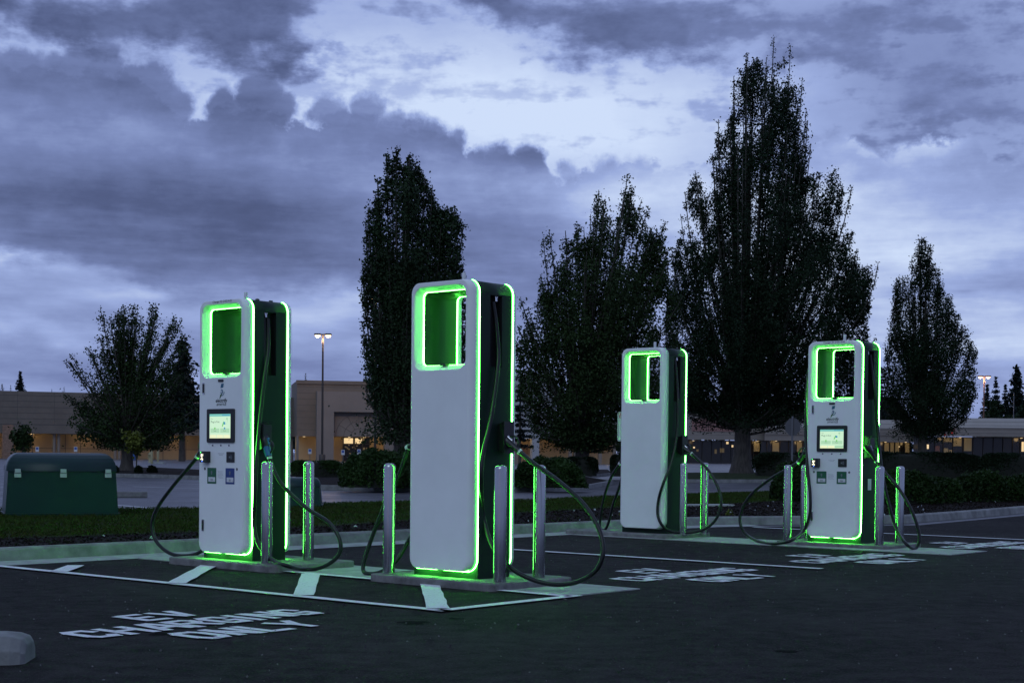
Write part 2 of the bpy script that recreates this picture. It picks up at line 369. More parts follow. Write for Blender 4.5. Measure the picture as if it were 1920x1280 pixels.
    rect(sx0, sx1, 1.103, 1.322, 0)
    rect(sx0, sx1, 1.300, 1.322, 1, .0006); rect(sx0+.18, sx1-.01, 1.308, 1.315, 6, .001)
    rect(sx0+.015, sx0+.142, 1.152, 1.192, 2, .0006); rect(sx0+.155, sx1-.015, 1.152, 1.192, 2, .0006)
    rect(sx0, sx1, 1.103, 1.108, 5, .0006)
    if idx == 0:
        for k in range(3): rect(sx0+.006+.098*k, sx0+.094+.098*k, 1.108, 1.134, 5, .0006)
    else:
        rect(sx0+.006, sx0+.095, 1.108, 1.134, 5, .0006); rect(sx0+.105, sx0+.19, 1.108, 1.134, 5, .0006); rect(sx0+.195, sx1, 1.103, 1.136, 2, .0006)
    for cx in (sx0+.078, sx0+.218):
        A = arc(cx, 1.192, .010, 0, 2*PI, 12)[:-1]; q.add([(x, b2-.0012, z) for x, z in A], [tuple(range(12))], 4 if cx < .3 or idx else 6)
    txtk = dict(b=b2-.0014)
    txt(q, 'Plug in first', sx0+.018, 1.243, .028, 3, **txtk); txt(q, 'Ready', sx0+.078, 1.166, .013, 3, align='CENTER', **txtk); txt(q, 'Ready', sx0+.218, 1.166, .013, 3, align='CENTER', **txtk)
    txt(q, 'Hello', sx0+.02, 1.276, .012, 3, **txtk)
    # little plug picture
    q.add([(sx0+.178, b2-.001, 1.210), (sx0+.188, b2-.001, 1.206), (sx0+.214, b2-.001, 1.246), (sx0+.200, b2-.001, 1.256)], [(0, 1, 2, 3)], 4)
    q.add([(sx0+.205, b2-.0012, 1.228), (sx0+.228, b2-.0012, 1.226), (sx0+.226, b2-.0012, 1.250), (sx0+.202, b2-.0012, 1.250)], [(0, 1, 2, 3)], 6)
    q.add([(sx0+.244, b2-.0012, 1.226), (sx0+.249, b2-.0012, 1.226), (sx0+.266, b2-.0012, 1.268), (sx0+.260, b2-.0012, 1.268)], [(0, 1, 2, 3)], 2)
    A = arc(sx0+.252, 1.278, .013, 0, 2*PI, 10)[:-1]; q.add([(x, b2-.001, z) for x, z in A], [tuple(range(10))], 2)
    q.build('display', [M_screen, M_scr_hd, M_scr_card, M_scr_ink, M_scr_grn, M_scr_yel, M_scr_blu], sf, X)
    for cx in (.238, .357, .472):
        q = MB(); A = [(cx+.010*math.cos(t), FB, 1.038+.010*math.sin(t)) for t in [2*PI*i/14 for i in range(14)]]
        A2 = [(cx+(p[0]-cx)*.8, FB-.006, 1.038+(p[2]-1.038)*.8) for p in A]; q.loops([A, A2], 0, True); q.add(A2, [tuple(range(14))]); bt = q.build('push_button', M_chrome, root, X, recalc=True)
        q = MB(); q.add([(cx+(p[0]-cx)*.55, FB-.0066, 1.038+(p[2]-1.038)*.55) for p in A], [tuple(range(14))]); q.build('button_cap', M_black, bt, X)
    cr = plate(.112, .205, .882, .984, .052, .008, 'card_reader', M_black)
    q = MB(); b3 = FB-.0525
    for x_, z_, w_, h_, mi in ((.122, .968, .012, .012, 2), (.130, .934, .022, .026, 0), (.142, .915, .010, .018, 0), (.126, .906, .016, .012, 0), (.148, .902, .014, .016, 0), (.158, .940, .006, .02, 0), (.142, .888, .012, .009, 1)):
        q.add([(x_, b3, z_), (x_+w_, b3, z_), (x_+w_, b3, z_+h_), (x_, b3, z_+h_)], [(0, 1, 2, 3)], mi)
    q.build('indicator_lights', [M_pin, M_pinb, M_ping], cr, X)
    rf = plate(.441, .552, .886, .981, .006, .006, 'tap_reader', M_black)
    q = MB()
    for r_ in (.012, .020, .028):
        A = arc(.492, .933, r_, -1, 1, 8); Bq = arc(.492, .933, r_-.004, -1, 1, 8)
        q.add([(x, FB-.0068, z) for x, z in A+Bq], [(i, i+1, 10+i, 9+i) for i in range(8)])
    q.add([(.478, FB-.0068, .925), (.496, FB-.0068, .925), (.496, FB-.0068, .941), (.478, FB-.0068, .941)], [(0, 1, 2, 3)])
    q.build('tap_symbol', M_inkgrey, rf, X)
    for k, (xa, xb, mm) in enumerate(((.161, .290, M_lgreen), (.425, .551, M_lblue if blue_label else M_lgreen))):
        lb = plate(xa, xb, .690, .834, .0015, .003, 'connector_label', mm); cx = (xa+xb)/2
        q = MB(); q.add([(xa+.018, FB-.003, .708), (xb-.012, FB-.003, .708), (xb-.012, FB-.003, .750), (xa+.018, FB-.003, .750)], [(0, 1, 2, 3)], 0)
        txt(q, ('350' if idx else '150') if k == 0 else ('50' if blue_label else '350'), cx, .716, .026, 1, align='CENTER', bold=.01, b=FB-.0035); txt(q, 'kW', cx+.03, .716, .010, 1, b=FB-.0035)
        A = arc(cx, .796, .012, 0, 2*PI, 10)[:-1]; q.add([(x, FB-.003, z) for x, z in A], [tuple(range(10))], 2)
        q.add([(cx-.007, FB-.0032, .772), (cx+.007, FB-.0032, .772), (cx+.008, FB-.0032, .796), (cx-.008, FB-.0032, .796)], [(0, 1, 2, 3)], 2)
        q.build('power_sticker', [M_sticker, M_ink, M_inkgrey], lb, X)
        cx = (.124, .585)[k]; q = MB(); A = arc(cx, .825, .013, 0, 2*PI, 14)[:-1]; q.add([(x, FB-.0008, z) for x, z in A], [tuple(range(14))], 0); txt(q, '12'[k], cx, .8165, .021, 1, align='CENTER', b=FB-.0015); q.build('number_disc', [M_ink, M_sticker], root, X)
    q = MB()
    for r_, (w_, z_) in enumerate(((.098, .962), (.078, .950))): txt(q, ('Customer assistance', 'call any time')[r_], .357, z_, .0105, align='CENTER', bold=.004)
    q.build('help_lettering', M_inkgrey, root, X); q = MB()
    for r_ in range(6): txt(q, ('Plug in the connector', 'and follow the steps', 'shown on the screen.', 'Remove the connector', 'and place it back in', 'the holster when done.')[r_], .312, .800-r_*.0115, .0085)
    q.build('instruction_lettering', M_inkgrey, root, X)
    return root

def cable(root, idx, pts, conn=None, r=.0185, name='charging_cable'):
    inv = mworld(root).inverted(); P = []
    for p in pts:
        w = on_b(idx, p[0], p[1], p[2]) if p[2] < 5 else on_a(idx, p[0], p[1], W+p[2]-10)
        zmin = r+.002
        u_, v_ = wuv(w, idx)
        if -.34 < u_ < 1.25 and -.3 < v_ < .75: zmin += PADH
        if w.z < zmin: 
            w = ground(p[0], p[1], zmin) if len(p) < 4 else Vector((w.x, w.y, zmin))
        P.append(w)
    sp = smooth_path(P, 8)
    mb = MB(); mb.tube(sp, r, 10); c = mb.build(name, M_rubber, root, inv)
    return c, P
def connector(root, tip, joint, blue=False):
    """gun-shaped connector from the holster (tip) to where the cable starts (joint), world points"""
    inv = mworld(root).inverted(); d = (joint-tip); L_ = d.length; d.normalize()
    mb = MB(); mb.tube([tip-d*.01, tip+d*L_*.12, tip+d*L_*.32, tip+d*L_*.5, tip+d*L_*.75, joint+d*.005], [.034, .042, .037, .029, .026, .023], 12)
    c = mb.build('connector', M_black, root, inv)
    q = MB(); q.tube([tip+d*L_*.98, tip+d*L_*1.08], [.026, .023], 12); q.build('collar', M_sticker, c, inv)
    upv = Vector((0, 0, 1)); sd = (upv-d*upv.dot(d)).normalized()
    q = MB(); q.tube(smooth_path([tip+d*L_*.2+sd*.035, tip+d*L_*.38+sd*.072, tip+d*L_*.62+sd*.07, tip+d*L_*.82+sd*.024], 5), .009, 8); q.build('grip_guard', M_black, c, inv)
    q = MB(); nn = d.cross(sd); o = tip+d*L_*.28-nn*.0+sd*.036
    q.tube([tip+d*L_*.08+sd*.03, tip+d*L_*.42+sd*.03], [.02, .012], 8); q.build('release_button', M_blue if blue else M_chrome, c, inv)
    if blue:
        q = MB(); q.tube([tip+d*L_*.45-sd*.004, tip+d*L_*.93-sd*.004], [.034, .031], 12); q.build('blue_grip', M_blue, c, inv)
    return c

c1 = make_charger(0, False, 'left charging station with screen, nearest the green cabinet, blue connector on its side', True, True, 'Charger ID 210214-01')
c2 = make_charger(1, True, 'largest and nearest charging station, its blank white side towards us', True)
c3 = make_charger(2, True, 'far charging station with blank white side and unlit front edge strip', False)
c4 = make_charger(3, False, 'rightmost charging station with lit screen', True, False, 'Charger ID 210214-03')

# right-hand cables (pixel tracks lifted onto the plane of each cable, b in metres)
tip = on_a(0, 496, 820, W+.05); jn = on_b(0, 505, 857, .10)
connector(c1, tip, jn, True)
cable(c1, 0, [(505, 858, .10), (515, 885, .11), (532, 912, .13), (575, 952, .16), (615, 978, .18), (636, 1008, .19), (636, 1038, .18), (610, 1060, .14), (575, 1067, .08), (535, 1059, .02), (505, 1044, -.04), (485, 1020, -.04), (477, 985, .0), (478, 930, 10.06), (481, 870, 10.05), (488, 780, 10.04), (497, 700, 10.035), (503, 655, 10.01), (503, 620, 9.985), (502, 597, 9.97)])
tip = on_b(0, 381, 838, .10); jn = on_b(0, 371, 855, .10); tip = uvw(-.05, .11, 1.17, 0)
connector(c1, tip, jn)
cable(c1, 0, [(371, 855, .10), (352, 878, .10), (325, 910, .10), (298, 947, .10), (286, 978, .10), (290, 1008, .10), (308, 1030, .10), (335, 1041, .12), (372, 1036, .2), (392, 1010, .25), (396, 940, .25), (392, 800, .2), (385, 640, .16)])
tip = on_a(1, 944, 822, W+.03); jn = on_b(1, 974, 846, .30)
connector(c2, tip, jn)
cable(c2, 1, [(974, 846, .30), (1000, 868, .3), (1045, 900, .3), (1090, 940, .3), (1120, 985, .28), (1131, 1030, .25), (1118, 1068, .22), (1080, 1091, .18), (1030, 1094, .12), (980, 1078, .06), (945, 1052, .04), (920, 1016, .06), (906, 965, .08), (902, 900, 10.05), (906, 850, 10.05), (921, 780, 10.045), (932, 700, 10.035), (934, 655, 10.01), (929, 598, 9.985), (924, 566, 9.97)])
jn = on_b(1, 766, 838, .27); tip = uvw(-.05, .28, 1.2, 1)
connector(c2, tip, jn)
cable(c2, 1, [(766, 838, .27), (748, 890, .25), (722, 945, .22), (700, 1000, .18), (685, 1045, .14), (681, 1068, .12), (692, 1075, .10), (715, 1071, .12), (742, 1052, .2), (762, 1020, .28), (778, 985, .3), (790, 900, .3), (788, 760, .25), (785, 640, .22)])
tip = on_a(2, 1279, 838, W+.03); jn = on_b(2, 1296, 850, .30)
connector(c3, tip, jn)
cable(c3, 2, [(1296, 850, .30), (1310, 862, .30), (1330, 884, .30), (1347, 915, .28), (1352, 945, .26), (1341, 975, .22), (1317, 993, .16), (1285, 998, .08), (1256, 995, -.04), (1240, 982, -.12), (1233, 962, -.13), (1235, 935, -.12), (1244, 905, -.12), (1258, 870, .0), (1268, 820, 10.05), (1271, 760, 10.04), (1270, 728, 10.01), (1267, 690, 9.985), (1265, 672, 9.97)])
jn = on_b(2, 1163, 868, .27); tip = uvw(-.05, .28, 1.18, 2)
connector(c3, tip, jn)
cable(c3, 2, [(1163, 868, .27), (1148, 890, .27), (1136, 920, .27), (1128, 955, .27), (1125, 985, .27), (1131, 993, .2), (1139, 985, .16), (1150, 945, .12), (1163, 905, .12), (1172, 860, .15), (1176, 740, .2)])
tip = on_a(3, 1625, 836, W+.05); jn = on_b(3, 1642, 864, .10)
connector(c4, tip, jn)
cable(c4, 3, [(1642, 864, .10), (1658, 884, .10), (1685, 915, .12), (1706, 950, .14), (1720, 985, .16), (1724, 1012, .16), (1716, 1027, .14), (1700, 1020, .12), (1682, 993, .11), (1668, 950, .10), (1655, 890, .09), (1647, 820, 10.06), (1641, 740, 10.03), (1636, 705, 9.99), (1631, 665, 9.97)])
tip = uvw(-.05, .11, 1.17, 3); jn = on_b(3, 1497, 866, .10)
connector(c4, tip, jn)
cable(c4, 3, [(1497, 866, .10), (1478, 878, .10), (1445, 897, .08), (1410, 925, .06), (1390, 957, .04), (1389, 985, .02), (1405, 1006, .0), (1440, 1018, -.03), (1480, 1014, -.08), (1506, 995, -.13), (1518, 965, -.16), (1519, 925, -.16), (1514, 880, -.12), (1511, 830, -.06), (1511, 780, -.02), (1513, 730, .04), (1517, 690, .10)])

# ------------------------------------------------------------------ bollards
def make_bollard(x, y, z, label):
    r = empty('bollard', (x, y, z), 0, label, 'bollard', 'stainless steel bollards round the charging stations')
    mb = MB(); mb.lathe([(.050, -.01), (.050, .868), (.0485, .880), (.044, .890), (.036, .897), (.022, .902), (.001, .903)], 28); b = mb.build('post', M_steel, r)
    mb = MB(); mb.lathe([(.055, .0), (.055, .004), (.052, .006)], 24); mb.build('base_joint', M_pad, r); return r
for (px, py, c, lb) in ((500, 1056, 0, 'bollard just right of the left screen station, nearer one'), (578, 1050, 0, 'bollard right of the left screen station, farther one behind the cable loop'),
        (729, 1075, 1, 'bollard to the left of the largest station, crossed by its cable'), (937, 1091, 1, 'bollard in front of the right flank of the largest station'), (1010, 1083, 1, 'bollard right of the largest station, behind its hanging cable'),
        (1280, 1001, 2, 'bollard touching the right flank of the far blank station'), (1320, 1000, 2, 'bollard farther right of the far blank station, inside its cable loop'),
        (1476, 1014, 3, 'bollard left of the rightmost station, inside the wide cable loop'), (1508, 1009, 3, 'bollard half hidden by the left edge of the rightmost station'),
        (1648, 1022, 3, 'bollard at the right flank of the rightmost station, nearer one'), (1686, 1018, 3, 'rightmost bollard of all, beyond the hanging cable')):
    p = ground(px, py, PADH+CHG[c][2]); make_bollard(p.x, p.y, p.z, lb)

# ------------------------------------------------------------------ setting: ground sheets
def sheet(name, pts, z, m, kind='structure'):
    mb = MB(); mb.add([(p[0], p[1], z) for p in pts], [tuple(range(len(pts)))]); o = mb.build(name, m, None, recalc=False)
    me = o.data
    if me.polygons[0].normal.z < 0: me.flip_normals()
    return tag(o, kind=kind)
sheet('ground', [(-900, -60), (900, -60), (900, 1500), (-900, 1500)], -.004, M_lane)
near = [uvw(-1.0, -40), uvw(-1.0, 9.6), uvw(-.6, 10.6), (4.1, 22.6), (6.3, 23.4), (10.0, 28.6), (16, 37), (60, 60), (60, -25), (-30, -25)]
sheet('parking_lot', near, 0, M_asph)
# kerb along the lot (front edge path, then profile extruded)
kpath = [uvw(-1.40, v) for v in (-40, -20, -8, -4, -2, 0, 2, 4, 6, 8, 9.4)]+[uvw(-1.28, 10.3), uvw(-.98, 10.95)]+[Vector((4.2, 23.15, 0)), Vector((5.2, 23.55, 0)), Vector((6.3, 24.0, 0)), Vector((8.2, 26.6, 0)), Vector((10.0, 29.2, 0)), Vector((13.5, 34.0, 0)), Vector((20, 43, 0)), Vector((30, 57, 0))]
def offs(path, d):
    out = []
    for i, p in enumerate(path):
        t = (path[min(i+1, len(path)-1)]-path[max(i-1, 0)]); t.z = 0; t.normalize(); out.append(p+Vector((-t.y, t.x, 0))*d)
    return out
def kerbmesh(name, path, m, prof=((0, 0), (.025, .11), (.045, .13), (.15, .13), (.15, .0)), closed=False, width=None):
    mb = MB(); cols = [[(q.x, q.y, z) for q in offs(path, d)] for d, z in prof]
    mb.loops(cols, 0, False, False); return mb.build(name, m, None)
kb = kerbmesh('kerb', kpath, M_kerb); tag(kb, kind='structure')
gut = kerbmesh('gutter', kpath[:13], M_conc, ((-.42, .004), (-.01, .012))); tag(gut, kind='structure')
# joints in the kerb
mb = MB()
for v in (-2.4, .35, 3.1, 5.9, 8.6):
    p0 = uvw(-1.402, v); p1 = uvw(-1.402, v+.015)
    for (d, z, d2, z2) in ((-.003, .0, .022, .112), (.022, .112, .042, .134), (.042, .134, .15, .134)):
        a = uvw(-1.403-d, v, z+.0015); b = uvw(-1.403-d2, v, z2+.0015); e = Vector((0, 0, 0)); w = uvw(0, .014)-uvw(0, 0)
        mb.add([a, b, b+w, a+w], [(0, 1, 2, 3)])
tag(mb.build('kerb_joints', M_pad), kind='structure')
# planted median behind the kerb
kb_in = offs(kpath, .148)
rear = [ground(x, y, .12) for x, y in ((-700, 975), (0, 955), (212, 955), (370, 953), (600, 945), (770, 940), (1000, 937), (1160, 930), (1300, 926), (1430, 922))]
rear = [Vector((-40, 12, 0))]+rear[1:]+[Vector((9.5, 44, 0)), Vector((14, 52, 0)), Vector((30, 72, 0))]
# mulch bed (front) and lawn (rear) split along a middle line
mid = [Vector((-30, -11, 0)), Vector((-9.0, 12.2, 0)), Vector((-5.3, 15.5, 0)), Vector((-3.6, 17.2, 0)), Vector((-2.3, 18.9, 0)), Vector((.3, 24.0, 0)), Vector((1.9, 26.5, 0)), Vector((3.8, 28.6, 0)), Vector((5.4, 31, 0)), Vector((7.0, 36, 0)), Vector((8.6, 43.4, 0))]
sheet('mulch_bed', [p for p in kb_in]+[Vector((30, 72, 0)), Vector((14, 52, 0)), Vector((9.5, 44, 0))]+mid[::-1], .118, M_mulch)
sheet('lawn', mid+rear[1:-2][::-1]+[Vector((-40, 12, 0))], .122, M_soil)
mb = MB(); rl = [Vector((p.x, p.y, 0)) for p in rear]; mb.loops([[(p.x, p.y, 0) for p in rl], [(p.x, p.y, .13) for p in rl], [(p.x, p.y, .13) for p in offs(rl, -.15)]], 0, False, False)
tag(mb.build('kerb', M_kerb), kind='structure')
# far kerbed islands on the other side of the lane
def island(pts, name='planted_island', m=M_mulch):
    pts = [Vector((p[0], p[1], 0)) for p in pts]; mb = MB(); n = len(pts); c = sum(pts, Vector())/n
    inn = [p+(c-p).normalized()*.15 for p in pts]
    mb.loops([[(p.x, p.y, 0) for p in pts], [(p.x, p.y, .14) for p in pts], [(p.x, p.y, .14) for p in inn]], 0, False)
    mb.add([(p.x, p.y, .138) for p in inn], [tuple(range(n))], 1)
    return tag(mb.build(name, [M_kerb, m], None, recalc=False), kind='structure')
g_ = lambda x, y: ground(x, y, 0)
island([g_(175, 893), g_(300, 896), g_(378, 899), g_(420, 893), g_(395, 886), g_(300, 881), g_(190, 880), g_(160, 886)])
island([g_(545, 903), g_(600, 918), g_(700, 920), g_(800, 920), g_(960, 922), g_(1100, 918), g_(1150, 908), g_(1090, 897), g_(900, 893), g_(700, 890), g_(560, 890)])
island([g_(1180, 903), g_(1300, 905), g_(1430, 905), g_(1560, 910), g_(1950, 912), g_(2200, 905), g_(2200, 895), g_(1900, 893), g_(1500, 890), g_(1300, 890), g_(1200, 892)], m=M_soil)
island([g_(1010, 895), g_(1100, 896), g_(1150, 891), g_(1140, 884), g_(1050, 882), g_(1000, 886)])
# lanes' faint lines
def strip(name, a, b, w, z, m=M_paint, kind='structure', segs=1):
    a = Vector(a[:2]+(0,)) if isinstance(a, tuple) else Vector((a.x, a.y, 0)); b = Vector(b[:2]+(0,)) if isinstance(b, tuple) else Vector((b.x, b.y, 0))
    t = (b-a).normalized(); n = Vector((-t.y, t.x, 0))*w/2; N_ = max(2, int((b-a).length/.25)); vs = []; rnd = random.Random(int(a.x*97+b.y*31))
    for i in range(N_+1):
        p = a+(b-a)*i/N_; j1 = rnd.uniform(-.006, .006); j2 = rnd.uniform(-.006, .006)
        vs += [p+n*(1+j1/w*2), p-n*(1+j2/w*2)]
    mb = MB(); mb.add([(v.x, v.y, z) for v in vs], [(2*i, 2*i+1, 2*i+3, 2*i+2) for i in range(N_)])
    return tag(mb.build(name, m), kind=kind)
strip('lane_line', g_(212, 946), g_(372, 960), .1, .003)
strip('lane_line', g_(250, 912), g_(385, 916), .1, .003)
strip('lane_line', g_(1260, 878), g_(1400, 877), .12, .003)
# wheel stop lying on the far lane
# concrete apron strips under the two islands of stations
C3 = wuv(CHG[2]); C4 = wuv(CHG[3])
def uvbox(name, u0, u1, v0, v1, z0, z1, m, bevel=0, r=0):
    mb = MB()
    if r:
        P = []
        for cx, cy, a0 in ((u1-r, v1-r, 0), (u0+r, v1-r, PI/2), (u0+r, v0+r, PI), (u1-r, v0+r, 1.5*PI)):
            for i in range(6): a = a0+PI/2*i/5; P.append(uvw(cx+r*math.cos(a), cy+r*math.sin(a)))
    else: P = [uvw(u0, v0), uvw(u1, v0), uvw(u1, v1), uvw(u0, v1)]
    mb.prism([(p.x, p.y) for p in P], z0, z1); return mb.build(name, m, None, bevel=bevel)
for (u1, v0, v1) in ((4.36, -.04, .86), (4.24, 6.68, 7.62)):
    o = uvbox('concrete_apron', -.98, u1, v0, v1, -.05, .008, M_conc); tag(o, kind='structure')
U2 = wuv(CHG[1])
for k, (u0, u1, v0, v1, lb) in enumerate(((-.30, 1.25, -.22, .78, 'concrete pad under the left screen station'), (U2[0]-.32, U2[0]+1.08, -.16, .85, 'concrete pad under the largest, nearest station'),
        (C3[0]-.80, C3[0]+.90, C3[1]-.24, C3[1]+.75, 'concrete pad under the far blank station'), (C4[0]-.32, C4[0]+1.12, C4[1]-.24, C4[1]+.75, 'concrete pad under the rightmost station'))):
    o = uvbox('concrete_pad', u0, u1, v0, v1, -.02, PADH+CHG[k][2], M_pad, .012, .10); tag(o, lb, 'concrete pad', 'concrete pads under the charging stations')
# painted stall lines and hatching (u, v in the stall grid)
def pl(u0, v0, u1, v1, w): strip('stall_line', uvw(u0, v0), uvw(u1, v1), w, .0125)
pl(-.95, -1.56, 4.49, -1.47, .10); pl(-.2, -.075, 4.42, -.075, .09); pl(4.44, -1.50, 4.40, .02, .10)
for (a, b, c, d) in ((.04, -1.55, -.48, -1.05), (1.63, -1.52, .25, -.12), (3.05, -1.45, 1.62, -.12), (4.36, -1.42, 3.02, -.12)):
    strip('hatch_bar', uvw(a, b), uvw(c, d), .15, .0165)
pl(-.9, 3.66, 4.32, 3.76, .10); pl(-.45, 10.25, 3.7, 10.2, .10); pl(3.7, 10.2, 6.2, 10.15, .10)

# stencilled lettering
GL = {'E': [[(0, 0), (0, 1)], [(.06, 0), (.5, 0)], [(.1, .5), (.42, .5)], [(.06, 1), (.5, 1)]],
 'V': [[(0, 1), (.24, .06)], [(.55, 1), (.34, .06)]], 'C': [[(.55, .78), (.46, 1), (.1, 1), (0, .8), (0, .56)], [(0, .44), (0, .2), (.1, 0), (.46, 0), (.55, .22)]],
 'H': [[(0, 0), (0, 1)], [(.55, 0), (.55, 1)], [(.1, .5), (.45, .5)]], 'A': [[(0, 0), (.22, 1)], [(.62, 0), (.36, 1)], [(.16, .32), (.46, .32)]],
 'R': [[(0, 0), (0, 1)], [(.08, 1), (.42, 1), (.53, .85), (.53, .65), (.42, .5), (.08, .5)], [(.3, .42), (.55, 0)]],
 'G': [[(.55, .78), (.46, 1), (.1, 1), (0, .8), (0, .56)], [(0, .44), (0, .2), (.1, 0), (.46, 0), (.55, .18), (.55, .42), (.34, .42)]],
 'I': [[(0, 0), (0, 1)]], 'N': [[(0, 0), (0, 1)], [(.08, .92), (.48, .08)], [(.56, 0), (.56, 1)]],
 'O': [[(.26, 1), (.1, 1), (0, .8), (0, .2), (.1, 0), (.26, 0)], [(.34, 1), (.46, 1), (.56, .8), (.56, .2), (.46, 0), (.34, 0)]],
 'L': [[(0, 0), (0, 1)], [(.08, 0), (.5, 0)]], 'Y': [[(0, 1), (.24, .52)], [(.56, 1), (.32, .52)], [(.28, .44), (.28, 0)]]}
GW = {'I': .12}
def stencil(word, cv, cu, h, w, tilt, o_mb, lw=.068):
    n = sum(GW.get(c, .56) for c in word)+.30*(len(word)-1); sc = w/n; x = -w/2
    for c in word:
        for st in GL[c]:
            for (p, q) in zip(st[:-1], st[1:]):
                P = Vector(((x+p[0]*sc), p[1]*h)); Q = Vector(((x+q[0]*sc), q[1]*h)); t = (Q-P).normalized(); nn = Vector((-t.y, t.x))*lw/2; e = t*lw*.38
                vs = []
                for r_ in (P-e+nn, Q+e+nn, Q+e-nn, P-e-nn):
                    # reading direction +v, letter tops towards the kerb (-u)
                    vv = cv+r_.x*math.cos(tilt)+r_.y*math.sin(tilt); uu = cu-r_.y*math.cos(tilt)+r_.x*math.sin(tilt)
                    g = uvw(uu, vv); vs.append((g.x, g.y))
                k = stencil.k = (stencil.k+1) % 7
                o_mb.add([(a, b, .006+.0006*k) for a, b in vs], [(0, 1, 2, 3)])
        x += (GW.get(c, .56)+.30)*sc
stencil.k = 0
for (cv, cu) in ((-3.02, 0), (2.30, -.08), (5.30, -.12), (8.75, -.15)):
    mb = MB(); tl = -.06 if cv < 0 else 0
    stencil('EV', cv+.06, 3.56+cu, .30, .40, tl, mb); stencil('CHARGING', cv+.02, 4.04+cu, .32, 1.76, tl, mb); stencil('ONLY', cv-.01, 4.53+cu, .31, .90, tl, mb)
    tag(mb.build('pavement_lettering', M_paint), kind='structure')
def crack(pts, w, seed):
    rd = random.Random(seed); P_ = []
    for a, b in zip(pts[:-1], pts[1:]):
        a = Vector(a); b = Vector(b); n = max(2, int((b-a).length/.07)); t = (b-a).normalized(); nn = Vector((-t.y, t.x))
        for i in range(n): P_.append(a+(b-a)*i/n+nn*rd.gauss(0, .018))
    mb = MB(); vs = []
    for i, p in enumerate(P_):
        t = (P_[min(i+1, len(P_)-1)]-P_[max(i-1, 0)]).normalized(); nn = Vector((-t.y, t.x))*w*rd.uniform(.3, 1.1)/2; vs += [(p.x+nn.x, p.y+nn.y, .0022), (p.x-nn.x, p.y-nn.y, .0022)]
    mb.add(vs, [(2*i, 2*i+1, 2*i+3, 2*i+2) for i in range(len(P_)-1)]); return tag(mb.build('asphalt_crack', M_crack), kind='structure')
M_crack = mat('crack_filler', (.005, .005, .005), .95, spec=0)
crack([(3.2, 13.9), (4.4, 14.6), (6.1, 14.9)], .010, 3)
M_oil = mat('oil_stain', (.008, .008, .008), .9, spec=.02)
for (x, y, r_, sd) in ((-.6, 9.3, .10, 1), (-.35, 9.55, .05, 2), (1.5, 8.1, .07, 4), (-2.0, 8.6, .06, 5)):
    rd = random.Random(sd); mb = MB(); k_ = [rd.uniform(.6, 1.25) for _ in range(14)]
    mb.add([(x+r_*k_[i]*math.cos(2*PI*i/14), y+r_*k_[i]*math.sin(2*PI*i/14), .0018) for i in range(14)], [tuple(range(14))]); tag(mb.build('oil_stain', M_oil), kind='structure')
P = np.stack([rs0.uniform(-4, 7, 2600), rs0.uniform(6.4, 22, 2600)], 1) if (rs0 := np.random.RandomState(77)) else None
LOTSTONES = P
# foreground concrete wheel stop, bottom left
ws = empty('wheel_stop', (-2.62, 7.46, 0), math.radians(6), 'pale concrete wheel stop at the bottom left corner of the picture', 'wheel stop')
mb = MB(); pr = [(-.14, 0), (-.14, .07), (-.09, .135), (.09, .135), (.14, .07), (.14, 0)]
mb.loops([[(x, y*k+.02*0, z*kz) for y, z in pr] for x, k, kz in ((-1.6, 1, 1), (.10, 1, 1), (.17, .97, .96), (.215, .86, .86), (.235, .7, .66))], 0, False, False)
mb.add([(.235, y*.7, z*.66) for y, z in pr], [tuple(range(6))]); mb.v = [(x, y*1.25, z*1.0) for x, y, z in mb.v]
mb.build('block', M_kerb, ws, bevel=.008)
f2 = empty('wheel_stop', tuple(g_(240, 932)), math.radians(14), 'dark wheel stop lying on the lane right of the green transformer cabinet', 'wheel stop')
mb = MB(); mb.box(-.62, .42, -.09, .09, 0, .13); mb.build('block', M_pad, f2, bevel=.02)

# scattered surface things as stuff: mulch chips, grass blades, little stones
def quads(name, C_, size, m, up=.0, flat=.3, seed=1, aspect=.5, tri=False, parent=None, kind=None):
    """many small random quads: C_ (n,3) centres, size (n,)"""
    rs = np.random.RandomState(seed); n = len(C_)
    d = rs.normal(size=(n, 3)); d[:, 2] = d[:, 2]*flat+up; d /= np.linalg.norm(d, axis=1)[:, None]
    e = rs.normal(size=(n, 3)); e -= d*(d*e).sum(1)[:, None]; e /= np.linalg.norm(e, axis=1)[:, None]
    s = size[:, None]; a = d*s*.5; b = e*s*.5*aspect
    V = np.empty((n, 4, 3)); V[:, 0] = C_-a; V[:, 1] = C_+b*1.0-a*.1; V[:, 2] = C_+a; V[:, 3] = C_-b-a*.1
    me = bpy.data.meshes.new(name); me.vertices.add(4*n); me.vertices.foreach_set('co', V.reshape(-1)); me.loops.add(4*n); me.loops.foreach_set('vertex_index', np.arange(4*n, dtype=np.int32))
    me.polygons.add(n); me.polygons.foreach_set('loop_start', np.arange(0, 4*n, 4, dtype=np.int32)); me.polygons.foreach_set('loop_total', np.full(n, 4, dtype=np.int32))
    me.materials.append(m); me.update(calc_edges=True)
    o = bpy.data.objects.new(name, me); COL.objects.link(o)
    if parent is not None: o.parent = parent
    if kind: o['kind'] = kind
    return o
def inside(poly, P):
    x, y = P[:, 0], P[:, 1]; r = np.zeros(len(P), bool); n = len(poly)
    for i in range(n):
        x1, y1 = poly[i][0], poly[i][1]; x2, y2 = poly[(i+1) % n][0], poly[(i+1) % n][1]
        if y1 == y2: continue
        c = ((y1 > y) != (y2 > y)) & (x < (x2-x1)*(y-y1)/(y2-y1)+x1); r ^= c
    return r
bed = kb_in+[Vector((30, 72, 0)), Vector((14, 52, 0)), Vector((9.5, 44, 0))]+mid[::-1]
rs = np.random.RandomState(5)
